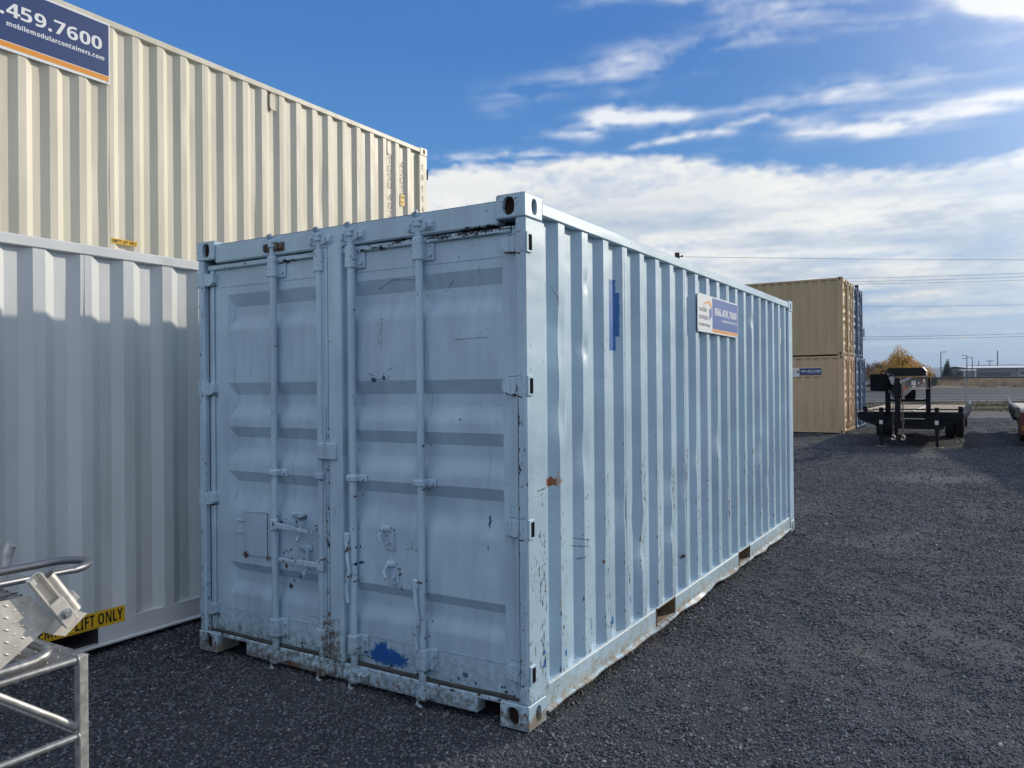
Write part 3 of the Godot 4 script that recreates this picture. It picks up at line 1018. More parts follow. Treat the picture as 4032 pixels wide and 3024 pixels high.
			# a plate held by two straps
			var pl := mz(1)
			pl.box(Vector3(-2.052, 0.628, zo), Vector3(-1.850, 0.898, zo + 0.005), 0.002)
			pl.box(Vector3(-2.130, 0.835, zo), Vector3(-2.050, 0.843, zo + 0.009), 0.002)
			pl.box(Vector3(-2.125, 0.762, zo), Vector3(-2.045, 0.770, zo + 0.009), 0.002)
			put("data_plate", pl, F, dr)

# the yellow notice over the fork pockets, in the plane x = const, facing +x
func lift_notice(t: Node3D, x: float, z0: float, z1: float, y0: float, y1: float, yellow: Material, black: Material) -> void:
	var m := mz()
	m.box(Vector3(x, y0, z0), Vector3(x + 0.002, y1, z1))
	var s := put("lift_notice", m, yellow, t)
	lettering("lettering", "EMPTY LIFT ONLY", (y1 - y0) * 0.70, black, s, Vector3(x + 0.003, (y0 + y1) / 2, (z0 + z1) / 2), PI / 2, 700, (z1 - z0) * 0.94, 0.001)

# the white and blue company board; origin at its lower left as one reads it, facing +z of its own
func board(t: Node3D, at: Vector3, turn: float, w: float, h: float, far := false) -> MeshInstance3D:
	var white := mat(lin(0.78, 0.79, 0.78), 0.35)
	var blue := mat(lin(0.022, 0.050, 0.165) if far else lin(0.026, 0.088, 0.36), 0.35)
	var orange := mat(lin(0.75, 0.30, 0.03), 0.4)
	var ink := mat(lin(0.05, 0.08, 0.17), 0.5)
	var m := mz()
	m.box(Vector3(0, 0, 0), Vector3(w, h, 0.004), 0.0015)
	var b := put("sign_board", m, white, t)
	b.position = at
	b.rotation.y = turn
	var z := 0.0045
	var ws := w * 0.335
	var e := h * 0.022
	var q := mz()
	q.quad(Vector3(ws, h * 0.135, z), Vector3(w - e, h * 0.135, z), Vector3(w - e, h - e * 1.6, z), Vector3(ws, h - e * 1.6, z), Vector3.BACK)
	put("blue_field", q, blue, b)
	q = mz()
	q.quad(Vector3(ws, e * 2.0, z), Vector3(w - e, e * 2.0, z), Vector3(w - e, h * 0.125, z), Vector3(ws, h * 0.125, z), Vector3.BACK)
	put("orange_stripe", q, orange, b)
	var pw := w - ws
	lettering("phone_number", "866.459.7600", h * 0.20, white, b, Vector3(ws + pw * 0.515, h * 0.615, z), 0, 800, pw * 0.86, 0.001)
	lettering("web_address", "mobilemodularcontainers.com", h * 0.070, white, b, Vector3(ws + pw * 0.66, h * 0.40, z), 0, 600, pw * 0.60, 0.001)
	# emblem: an open box, orange lid over a blue side
	q = mz()
	var lid := [[0.40, 0.66, 0.745], [0.46, 0.735, 0.79], [0.56, 0.775, 0.815], [0.70, 0.80, 0.845], [0.80, 0.745, 0.86], [0.90, 0.70, 0.80], [0.96, 0.67, 0.74]]
	for i in lid.size() - 1:
		var a: Array = lid[i]
		var d: Array = lid[i + 1]
		q.quad(Vector3(a[0] * ws, a[1] * h - (0.0 if i > 0 else 0.0), z), Vector3(d[0] * ws, d[1] * h, z), Vector3(d[0] * ws, d[2] * h, z), Vector3(a[0] * ws, a[2] * h, z), Vector3.BACK)
	put("emblem_lid", q, orange, b)
	q = mz()
	q.quad(Vector3(0.78 * ws, 0.64 * h, z), Vector3(0.95 * ws, 0.68 * h, z), Vector3(0.95 * ws, 0.46 * h, z), Vector3(0.78 * ws, 0.33 * h, z), Vector3.BACK)
	put("emblem_side", q, blue, b)
	lettering("lettering", "mobile", h * 0.125, ink, b, Vector3(ws * 0.36, h * 0.60, z), 0, 400, ws * 0.52, 0.001)
	lettering("lettering", "modular", h * 0.125, ink, b, Vector3(ws * 0.40, h * 0.40, z), 0, 400, ws * 0.62, 0.001)
	lettering("lettering", "Portable Storage", h * 0.075, ink, b, Vector3(ws * 0.46, h * 0.20, z), 0, 400, ws * 0.74, 0.001)
	# screws
	for p in [[0.012, 0.04], [0.988, 0.04], [0.012, 0.96], [0.988, 0.96]]:
		q = mz()
		q.tube([Vector3(p[0] * w, p[1] * h, 0.004), Vector3(p[0] * w, p[1] * h, 0.0075)], 0.006, 8)
		put("screw", q, mat(lin(0.45, 0.45, 0.45), 0.35, 0.8), b)
	return b

# ---------------------------------------------------------------- the aluminium steps at the left
func make_steps() -> void:
	var alu := paint(lin(0.58, 0.57, 0.55), 0.46, 0.30, 33)
	alu.metallic = 0.5
	alu.normal_enabled = true
	alu.normal_texture = bump_soft
	alu.normal_scale = 0.25
	alu.uv1_triplanar = true
	alu.uv1_scale = Vector3(6, 6, 6)
	var brushed := paint(lin(0.44, 0.44, 0.44), 0.40, 0.30, 32)
	brushed.metallic = 0.75
	brushed.uv1_scale = Vector3(7, 7, 7)
	var plate_m := paint(lin(0.72, 0.68, 0.61), 0.5, 0.15, 31)
	plate_m.metallic = 0.25
	plate_m.uv1_scale = Vector3(5, 5, 5)
	var sheet := paint(lin(0.28, 0.27, 0.265), 0.5, 0.35, 34)
	sheet.metallic = 0.6
	sheet.uv1_scale = Vector3(6, 6, 6)
	var black := mat(lin(0.01, 0.01, 0.012), 0.8)
	var og := Vector3(-0.85, 0, 2.25)
	var t := thing("access_steps", "bare aluminium work steps with tread plate side and tube rails at lower left", "steps", og)
	var mk := func() -> Mesher:
		var m := Mesher.new()
		m.xf = Transform3D(Basis(), -og)
		return m
	for p in [[-0.58, 1.822], [-1.15, 1.822], [-0.58, 2.66], [-1.15, 2.66]]:
		var m: Mesher = mk.call()
		m.box(Vector3(p[0], -0.01, p[1]), Vector3(p[0] + 0.030, 0.822, p[1] + 0.030), 0.003)
		put("post", m, alu, t)
	for y in [0.811, 0.571]:
		for x in [-0.5605, -1.135]:
			var m: Mesher = mk.call()
			m.tube([Vector3(x, y, 1.850), Vector3(x, y, 2.668)], 0.0115, 16)
			put("rail", m, brushed, t)
		for zz in [1.853, 2.660]:
			var wb: Mesher = mk.call()
			var ring: Array = []
			for k in 12: ring.append(Vector3(-0.5605 + 0.0125 * cos(TAU * k / 12), y + 0.0125 * sin(TAU * k / 12), zz + 0.0008 * (k % 2)))
			wb.tube(ring, 0.0035, 6, false, -1.0, true)
			put("weld_bead", wb, alu, t)
		for z in [1.837, 2.675]:
			var m: Mesher = mk.call()
			m.tube([Vector3(-1.125, y - 0.002, z), Vector3(-0.578, y - 0.002, z)], 0.011, 14)
			put("rail", m, brushed, t)
	for q in [[-0.575, 0.600, 1.852, 0.800, 2.115], [-0.575, 0.800, 2.13, 0.590, 2.40]]:
		var b: Mesher = mk.call()
		b.tube([Vector3(q[0], q[1], q[2]), Vector3(q[0], q[3], q[4])], 0.011, 12)
		put("brace", b, alu, t)
	# lower platform
	var pf: Mesher = mk.call()
	pf.box(Vector3(-1.15, 0.816, 1.818), Vector3(-0.553, 0.8215, 2.69), 0.001)
	var platform := put("platform", pf, sheet, t)
	var holes: Mesher = mk.call()
	var rng := RandomNumberGenerator.new()
	rng.seed = 4
	for i in 22:
		for j in 14:
			var x := -0.585 - j * 0.040 - (0.020 if i % 2 else 0.0)
			var z := 1.850 + i * 0.040
			holes.xf = Transform3D(Basis(Vector3.UP, rng.randf_range(-0.5, 0.5) + (0.8 if (i + j) % 2 else -0.8)), Vector3(x, 0.8215, z) - og)
			holes.slab([Vector3(-0.006, 0, 0), Vector3(0, 0, 0.0024), Vector3(0.006, 0, 0), Vector3(0, 0, -0.0024)], Vector3(0, 0.0022, 0))
	var hs := put("tread_bumps", holes, alu, platform)
	hs.set_meta("kind", "stuff")
	# upper tread; black lozenges stand for the dark inside punched slots
	var tr: Mesher = mk.call()
	tr.slab([Vector3(-0.505, 1.052, 2.03), Vector3(-0.505, 1.058, 2.62), Vector3(-1.08, 1.058, 2.62), Vector3(-1.08, 1.052, 1.985)], Vector3(0, 0.005, 0))
	var tread := put("tread", tr, sheet, t)
	var slots: Mesher = mk.call()
	for i in 16:
		for j in 14:
			var x := -0.525 - j * 0.040 - (0.020 if i % 2 else 0.0)
			var z := 2.035 + i * 0.036
			slots.xf = Transform3D(Basis(Vector3.UP, rng.randf_range(-0.3, 0.3) + (0.9 if (i + j) % 2 else -0.7)), Vector3(x, 1.0605, z) - og)
			slots.slab([Vector3(-0.010, 0, 0), Vector3(-0.004, 0, 0.0035), Vector3(0.010, 0, 0), Vector3(0.004, 0, -0.0035)], Vector3(0, 0.0018, 0))
	var sl := put("slots", slots, black, tread)
	sl.set_meta("kind", "stuff")
	# tread plate cheek
	var ck: Mesher = mk.call()
	ck.slab([Vector3(-0.500, 1.075, 2.62), Vector3(-0.500, 1.062, 2.10), Vector3(-0.500, 1.061, 2.024), Vector3(-0.500, 0.967, 1.952), Vector3(-0.500, 0.878, 2.092), Vector3(-0.500, 0.56, 2.62)], Vector3(-0.005, 0, 0))
	var cheek := put("side_plate", ck, plate_m, t)
	var lz: Mesher = mk.call()
	for i in 22:
		for j in 15:
			var u := 1.93 + i * 0.0225
			var y := 0.58 + j * 0.0345 + (0.01725 if i % 2 else 0.0)
			var p := Vector2(u, y)
			# inside the cheek only
			var low := 0.878 - (u - 2.092) * 0.60 if u > 2.0 else 0.967
			if y < low + 0.014 or y > 1.050 - max(0.0, (2.03 - u) * 1.3): continue
			if u < 1.975: continue
			var a := 0.55 if i % 2 else -0.35
			var e := Vector3(0, sin(a), cos(a))
			var w := Vector3(0, cos(a), -sin(a))
			var o := Vector3(-0.4998, p.y, p.x)
			var up := Vector3(0.0022, 0, 0)
			for s in [-1.0, 1.0]:
				lz.quad(o - e * 0.0095, o + e * 0.0095, o + e * 0.005 + up, o - e * 0.005 + up, Vector3(0.6, 0, 0) + w * s)
				lz.quad(o - e * 0.0095, o - e * 0.005 + up, o + e * 0.005 + up, o + w * s * 0.0032, Vector3(0.5, 0, 0) + w * s)
				lz.tri(o + w * s * 0.0032, o + e * 0.0095, o + e * 0.005 + up) if s > 0 else lz.tri(o + e * 0.0095, o + w * s * 0.0032, o + e * 0.005 + up)
	var tp := put("tread_pattern", lz, plate_m, cheek)
	tp.set_meta("kind", "stuff")
	# bracket with a slotted channel, clamp block, bolt and socket tube
	var ax := Vector3(0, -0.158, -0.104).normalized()
	var ac := Vector3(0, -0.55, 0.835).normalized()
	var start := Vector3(-0.492, 1.116, 2.022)
	var fin := Vector3(-0.492, 0.962, 1.920)
	var ch: Mesher = mk.call()
	ch.bar(start, fin, 0.006, 0.040, Vector3.RIGHT)
	ch.bar(start + ac * 0.018 + Vector3(0.010, 0, 0), fin + ac * 0.018 + Vector3(0.010, 0, 0), 0.020, 0.006, Vector3.RIGHT, 0.001)
	ch.bar(start - ac * 0.018 + Vector3(0.010, 0, 0), fin - ac * 0.018 + Vector3(0.010, 0, 0), 0.020, 0.006, Vector3.RIGHT, 0.001)
	ch.bar(start + ac * 0.013 + Vector3(0.019, 0, 0), start + ac * 0.013 + Vector3(0.019, 0, 0) + ax * 0.02, 0.004, 0.014, Vector3.RIGHT)
	put("slotted_channel", ch, plate_m, t)
	var bl: Mesher = mk.call()
	bl.bar(start + ax * 0.098 + Vector3(0.022, 0, 0), start + ax * 0.190 + Vector3(0.022, 0, 0), 0.012, 0.045, Vector3.RIGHT, 0.002)
	put("clamp_block", bl, plate_m, t)
	var bt: Mesher = mk.call()
	var bp := start + ax * 0.150 - ac * 0.002 + Vector3(0.028, 0, 0)
	bt.tube([bp, bp + Vector3(0.004, 0, 0)], 0.0155, 18)
	bt.tube([bp, bp + Vector3(0.012, 0, 0)], 0.0105, 6)
	put("bolt", bt, mat(lin(0.50, 0.53, 0.52), 0.35, 0.7), t)
	var pi: Mesher = mk.call()
	var p0 := Vector3(-0.520, 1.104, 1.963)
	var p1 := Vector3(-0.520, 0.980, 1.881)
	pi.tube([p0, p1], 0.0185, 20, false)
	pi.tube([p0 + ax * 0.0, p1], 0.0160, 20, false)
	pi.bar(Vector3(-0.520, 1.040, 1.899) , Vector3(-0.520, 1.012, 1.876), 0.022, 0.016, Vector3.RIGHT, 0.002)
	put("socket_tube", pi, alu, t)
	var bs: Mesher = mk.call()
	bs.slab([Vector3(-0.545, 0.968, 1.858), Vector3(-0.545, 0.916, 1.925), Vector3(-0.545, 0.930, 1.962), Vector3(-0.545, 0.985, 1.895)], Vector3(0.052, 0, 0))
	put("base_plate", bs, plate_m, t)
	# rails
	var up: Array = [Vector3(-0.60, 1.088, 2.62), Vector3(-0.60, 1.086, 1.85)]
	for i in 13:
		var an := PI * i / 12.0
		up.append(Vector3(-0.69 + 0.09 * cos(an), 1.085 + 0.004 * sin(an), 1.85 - 0.098 * sin(an)))
	up.append(Vector3(-0.78, 1.087, 2.62))
	var ur: Mesher = mk.call()
	ur.tube(up, 0.0128, 16)
	put("hand_rail", ur, mat(lin(0.19, 0.20, 0.22), 0.45, 0.7), t)  # darker metal than the other rails, for the shade on this loop
	var lo: Array = [Vector3(-0.545, 0.846, 2.30), Vector3(-0.548, 0.846, 2.04), Vector3(-0.553, 0.847, 1.985)]
	for i in 9:
		var an := PI * 0.5 * i / 8.0
		lo.append(Vector3(-0.615 + 0.06 * cos(an), 0.850 + 0.01 * i / 8.0, 1.975 - 0.05 * sin(an)))
	lo.append(Vector3(-0.80, 0.868, 1.925))
	var lr: Mesher = mk.call()
	lr.tube(lo, 0.0155, 16)
	put("hand_rail", lr, brushed, t)
	var st: Mesher = mk.call()
	st.tube([Vector3(-1.25, 0.93, 1.740), Vector3(-1.25, 1.045, 1.718)], 0.0150, 12)
	st.tube([Vector3(-1.25, 1.040, 1.719), Vector3(-1.25, 1.068, 1.712), Vector3(-1.245, 1.080, 1.706)], 0.0185, 12)
	put("rail_stub", st, alu, t)

# ---------------------------------------------------------------- trailers
func wheel(t: Node3D, at: Vector3, r: float, w: float, rubber: Material, rim: Material, dual := true) -> void:
	var m := Mesher.new()
	var h := w / 2
	for s in ([-0.26, 0.0] if dual else [0.0]):
		var pr := [[-h, r * 0.62], [-h, r * 0.90], [-h * 0.8, r], [h * 0.8, r], [h, r * 0.90], [h, r * 0.62]]
		for i in pr.size() - 1:
			for k in 24:
				var a0 := TAU * k / 24
				var a1 := TAU * (k + 1) / 24
				var f := func(p: Array, a: float) -> Vector3: return at + Vector3(s + p[0], p[1] * sin(a), p[1] * cos(a))
				var mid := Vector3(0.3 * (float(pr[i][0]) + float(pr[i + 1][0])) / h, sin((a0 + a1) / 2), cos((a0 + a1) / 2))
				m.quad(f.call(pr[i], a0), f.call(pr[i], a1), f.call(pr[i + 1], a1), f.call(pr[i + 1], a0), mid)
	m.xf = Transform3D()
	var wnode := put("wheel", m, rubber, t)
	var q := Mesher.new()
	for s in ([-0.26, 0.0] if dual else [0.0]):
		q.tube([at + Vector3(s - h * 0.7, 0, 0), at + Vector3(s + h * 0.7, 0, 0)], r * 0.62, 20)
		q.tube([at + Vector3(s - h * 0.9, 0, 0), at + Vector3(s + h * 0.9, 0, 0)], r * 0.2, 12)
	put("rim", q, rim, wnode)

func make_trailer() -> void:
	var og := Vector3(0.15, 0, -22.5)
	var t := thing("gooseneck_trailer", "black gooseneck flatbed trailer with tool box and chains, parked beside the tan container stack", "trailer", og)
	t.position = og
	var black := mat(lin(0.006, 0.0065, 0.009), 0.5, 0.0, 0.3)
	var steel := mat(lin(0.22, 0.22, 0.23), 0.4, 0.5)
	var wood := paint(lin(0.30, 0.24, 0.19), 0.8, 0.35, 42)
	var pale := paint(lin(0.48, 0.38, 0.27), 0.75, 0.2, 43)
	var white := mat(lin(0.7, 0.7, 0.68), 0.5)
	var red := mat(lin(0.35, 0.03, 0.025), 0.45)
	var rubber := mat(lin(0.012, 0.012, 0.013), 0.85)
	var rim := mat(lin(0.10, 0.10, 0.11), 0.5, 0.6)
	var grey := mat(lin(0.10, 0.10, 0.10), 0.4)
	var mk := func() -> Mesher:
		var m := Mesher.new()
		m.xf = Transform3D(Basis(), -og)
		return m
	var m: Mesher = mk.call()
	for i in 16:
		var x := -1.04 + i * 0.150
		m.box(Vector3(x, 0.865, -27.2), Vector3(x + 0.144, 0.905, -19.62), 0.004)
	put("deck", m, wood, t).set_meta("kind", "stuff")
	m = mk.call()
	m.box(Vector3(-1.07, 0.70, -19.62), Vector3(1.38, 0.895, -19.50), 0.01)
	m.slab([Vector3(-1.05, 0.70, -19.60), Vector3(-0.62, 0.52, -19.60), Vector3(1.05, 0.52, -19.60), Vector3(1.36, 0.72, -19.60)], Vector3(0, 0, 0.06))
	m.box(Vector3(-0.45, 0.46, -19.62), Vector3(0.95, 0.53, -19.50), 0.01)
	put("front_beam", m, black, t)
	m = mk.call()
	m.box(Vector3(-0.19, 0.715, -19.50), Vector3(0.52, 0.738, -19.47), 0.004)
	put("bright_strip", m, mat(lin(0.6, 0.6, 0.6), 0.25, 0.9), t)  # pale metal strip standing for the reflection along the top of the beam
	for x in [-0.42, 0.52]:
		m = mk.call()
		m.box(Vector3(x, 0.50, -27.2), Vector3(x + 0.12, 0.86, -19.62), 0.01)
		put("frame_rail", m, black, t)
	for x in [-1.11, 1.385]:
		m = mk.call()
		m.box(Vector3(x, 0.78, -27.2), Vector3(x + 0.035, 0.90, -19.55), 0.006)
		for k in 9:
			m.box(Vector3(x - 0.012, 0.76, -19.9 - k * 0.85), Vector3(x + 0.05, 0.92, -19.98 - k * 0.85), 0.004)
		put("rub_rail", m, steel, t)
	m = mk.call()
	m.slab([Vector3(1.40, 0.90, -26.0), Vector3(1.40, 1.04, -27.0), Vector3(1.40, 0.98, -27.2), Vector3(1.40, 0.86, -27.2)], Vector3(0.05, 0, 0))
	m.slab([Vector3(1.40, 0.90, -19.7), Vector3(1.40, 0.95, -20.2), Vector3(1.40, 0.80, -20.2), Vector3(1.40, 0.70, -19.8)], Vector3(0.05, 0, 0))
	put("side_guard", m, steel, t)
	m = mk.call()
	m.box(Vector3(-0.98, 0.907, -27.0), Vector3(-0.72, 0.945, -19.9), 0.006)
	put("loose_board", m, pale, t)
	m = mk.call()
	m.box(Vector3(0.20, 0.907, -26.9), Vector3(0.26, 0.925, -19.7), 0.003)
	put("deck_strip", m, mat(lin(0.5, 0.49, 0.47), 0.4, 0.4), t)
	for x in [-0.95, 1.27]:
		m = mk.call()
		m.box(Vector3(x, 0.90, -19.72), Vector3(x + 0.11, 1.045, -19.56), 0.01)
		put("corner_block", m, black, t)
	# landing legs
	for q in [[-0.53, 0.0], [0.755, 0.0]]:
		m = mk.call()
		m.box(Vector3(q[0], 0.36, -19.42), Vector3(q[0] + 0.10, 1.02, -19.30), 0.008)
		m.box(Vector3(q[0] + 0.014, 0.012, -19.405), Vector3(q[0] + 0.086, 0.40, -19.325), 0.004)
		var lg := put("landing_leg", m, black, t)
		m = mk.call()
		m.box(Vector3(q[0] - 0.075, -0.005, -19.48), Vector3(q[0] + 0.175, 0.016, -19.24), 0.004)
		put("foot", m, steel, lg)
		m = mk.call()
		m.box(Vector3(q[0] + 0.005, 0.585, -19.30), Vector3(q[0] + 0.09, 0.69, -19.298))
		put("sticker", m, white, lg)
	m = mk.call()
	m.tube([Vector3(-0.68, 0.97, -19.36), Vector3(1.36, 0.975, -19.36)], 0.018, 10)
	put("leg_shaft", m, black, t)
	# gooseneck
	for q in [[-0.40, -0.27], [0.55, 0.66]]:
		m = mk.call()
		m.box(Vector3(q[0], 0.80, -19.66), Vector3(q[1], 1.82, -19.50), 0.012)
		put("neck_upright", m, black, t)
	for s in [-1.0, 1.0]:
		var f := func(x: float, y: float, z: float) -> Vector3: return Vector3(0.06 + s * (x - 0.06), y, z)
		m = mk.call()
		var w := Vector3(-s * 0.012, 0, 0)
		m.slab([f.call(0.63, 1.52, -19.55), f.call(0.63, 1.80, -19.55), f.call(0.28, 1.785, -18.25), f.call(0.29, 1.50, -18.25)], w)
		m.slab([f.call(0.29, 1.50, -18.25), f.call(0.28, 1.785, -18.25), f.call(0.12, 1.66, -17.70), f.call(0.12, 1.30, -17.70)], w)
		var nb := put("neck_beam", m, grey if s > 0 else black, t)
		m = mk.call()
		for y in [[1.805, 1.79, 1.665], [1.515, 1.495, 1.295]]:
			m.bar(f.call(0.62, y[0], -19.56), f.call(0.285, y[1], -18.25), 0.09, 0.014, Vector3.RIGHT)
			m.bar(f.call(0.285, y[1], -18.25), f.call(0.12, y[2], -17.68), 0.09, 0.014, Vector3.RIGHT)
		put("flange", m, steel, nb)
		if s > 0:
			var on := func(k: float, y: float) -> Vector3: return Vector3(lerpf(0.29, 0.63, k) + 0.004, y, lerpf(-18.25, -19.55, k))
			for e in [[0.04, 0.26, 1.60, 1.71, 0], [0.08, 0.22, 1.545, 1.565, 0], [0.36, 0.46, 1.63, 1.68, 0], [0.46, 0.58, 1.63, 1.69, 1], [0.66, 0.74, 1.68, 1.76, 0]]:
				m = mk.call()
				m.slab([on.call(e[0], e[2]), on.call(e[1], e[2]), on.call(e[1], e[3]), on.call(e[0], e[3])], Vector3(0.003, 0, 0.001))
				put("sticker", m, red if e[4] == 1 else white, nb)
			m = mk.call()
			m.slab([Vector3(0.150, 1.44, -17.78), Vector3(0.235, 1.52, -18.06), Vector3(0.235, 1.59, -18.06), Vector3(0.150, 1.50, -17.78)], Vector3(0.004, 0, 0.001))
			put("sticker", m, red, nb)
	m = mk.call()
	m.box(Vector3(-0.02, 1.30, -17.72), Vector3(0.145, 1.66, -17.60), 0.01)
	m.box(Vector3(0.0, 0.93, -17.69), Vector3(0.125, 1.78, -17.56), 0.012)
	m.tube([Vector3(0.062, 0.72, -17.62), Vector3(0.062, 0.95, -17.62)], 0.075, 14)
	put("coupler", m, black, t)
	m = mk.call()
	m.slab([Vector3(-0.10, 1.66, -17.72), Vector3(-0.02, 1.60, -17.72), Vector3(0.01, 1.80, -17.72), Vector3(-0.09, 1.81, -17.72)], Vector3(0, 0, 0.05))
	put("grey_cover", m, mat(lin(0.4, 0.4, 0.4), 0.5), t)
	m = mk.call()
	m.box(Vector3(-0.28, 1.17, -19.60), Vector3(0.56, 1.24, -19.50), 0.01)
	m.box(Vector3(0.05, 1.24, -19.70), Vector3(0.32, 1.52, -19.50), 0.03)
	put("neck_cross_member", m, black, t)
	m = mk.call()
	m.box(Vector3(0.30, 1.225, -19.50), Vector3(0.52, 1.238, -19.46), 0.002)
	put("bright_strip", m, mat(lin(0.6, 0.6, 0.6), 0.25, 0.9), t)
	# tool box
	m = mk.call()
	m.slab([Vector3(-0.30, 1.83, -18.75), Vector3(0.60, 1.83, -18.75), Vector3(0.60, 1.94, -18.75), Vector3(0.52, 2.04, -18.75), Vector3(-0.24, 2.04, -18.75), Vector3(-0.32, 1.94, -18.75)], Vector3(0, 0, -0.45))
	var tb := put("tool_box", m, mat(lin(0.012, 0.012, 0.016), 0.45, 0.0, 0.3), t)
	m = mk.call()
	m.slab([Vector3(0.602, 1.835, -18.76), Vector3(0.602, 1.935, -18.76), Vector3(0.602, 1.935, -19.19), Vector3(0.602, 1.835, -19.19)], Vector3(0.008, 0, 0))
	m.slab([Vector3(0.604, 1.945, -18.76), Vector3(0.526, 2.043, -18.76), Vector3(0.526, 2.043, -19.19), Vector3(0.604, 1.945, -19.19)], Vector3(0.008, 0.006, 0))
	put("sunlit_end_plate", m, mat(lin(0.62, 0.58, 0.52), 0.35, 0.3), tb)  # pale plate added for the sunlight on the right end of the box
	m = mk.call()
	m.box(Vector3(0.63, 1.82, -19.35), Vector3(0.70, 1.93, -19.22), 0.02)
	m.box(Vector3(0.63, 1.76, -19.35), Vector3(0.69, 1.82, -19.22), 0.02)
	put("amber_lamp", m, mat(lin(0.35, 0.16, 0.04), 0.4), t)
	m = mk.call()
	m.box(Vector3(-0.61, 1.46, -18.62), Vector3(-0.19, 1.885, -18.20), 0.03)
	put("battery_box", m, mat(lin(0.005, 0.005, 0.008), 0.6, 0.0, 0.2), t)
	m = mk.call()
	m.tube([Vector3(-0.35, 1.86, -18.3), Vector3(-0.36, 1.93, -18.28), Vector3(-0.31, 1.965, -18.25), Vector3(-0.25, 1.94, -18.2), Vector3(-0.15, 1.88, -18.0), Vector3(0.02, 1.80, -17.7)], 0.016, 8)
	m.tube([Vector3(0.10, 1.70, -17.55), Vector3(0.17, 1.60, -17.5), Vector3(0.18, 1.40, -17.5), Vector3(0.14, 1.20, -17.55)], 0.010, 8)
	put("cable", m, mat(lin(0.012, 0.012, 0.014), 0.5), t)
	# chains with hooks
	for x in [-0.035, 0.175]:
		m = mk.call()
		var y := 1.16
		var k := 0
		while y > 0.40:
			var ring: Array = []
			for i in 8:
				var a := TAU * i / 8
				var o := Vector3(cos(a) * 0.020, sin(a) * 0.032, 0)
				if k % 2: o = Vector3(0, o.y, o.x)
				ring.append(Vector3(x, y, -17.56) + o)
			m.tube(ring, 0.0075, 5, false, -1.0, true)
			y -= 0.048
			k += 1
		if x > 0:
			m.tube([Vector3(x - 0.01, 0.98, -17.53), Vector3(x - 0.05, 0.80, -17.52), Vector3(x - 0.01, 0.68, -17.52), Vector3(x + 0.035, 0.70, -17.52), Vector3(x + 0.03, 0.84, -17.53)], 0.010, 6)
		put("chain", m, mat(lin(0.10, 0.09, 0.08), 0.5, 0.5), t).set_meta("kind", "stuff")
		m = mk.call()
		var hk: Array = []
		for i in 11:
			var a := -0.7 + 5.2 * i / 10.0
			hk.append(Vector3(x + sin(a) * 0.042, 0.345 + cos(a) * 0.050, -17.55))
		m.tube(hk, 0.016, 8)
		m.box(Vector3(x - 0.022, 0.39, -17.57), Vector3(x + 0.022, 0.43, -17.53), 0.006)
		put("hook", m, mat(lin(0.45, 0.42, 0.36), 0.4, 0.5), t)
	for z in [-23.9, -24.85]:
		wheel(t, Vector3(1.19, 0.395, z) - og, 0.40, 0.23, rubber, rim)
		wheel(t, Vector3(-0.70, 0.395, z) - og, 0.40, 0.23, rubber, rim)
		m = mk.call()
		m.tube([Vector3(-0.7, 0.395, z), Vector3(1.1, 0.395, z)], 0.06, 10)
		put("axle", m, black, t)
	for x in [-1.07, 0.78]:
		m = mk.call()
		m.box(Vector3(x, 0.25, -25.45), Vector3(x + 0.58, 0.80, -25.43))
		put("mud_flap", m, rubber, t)

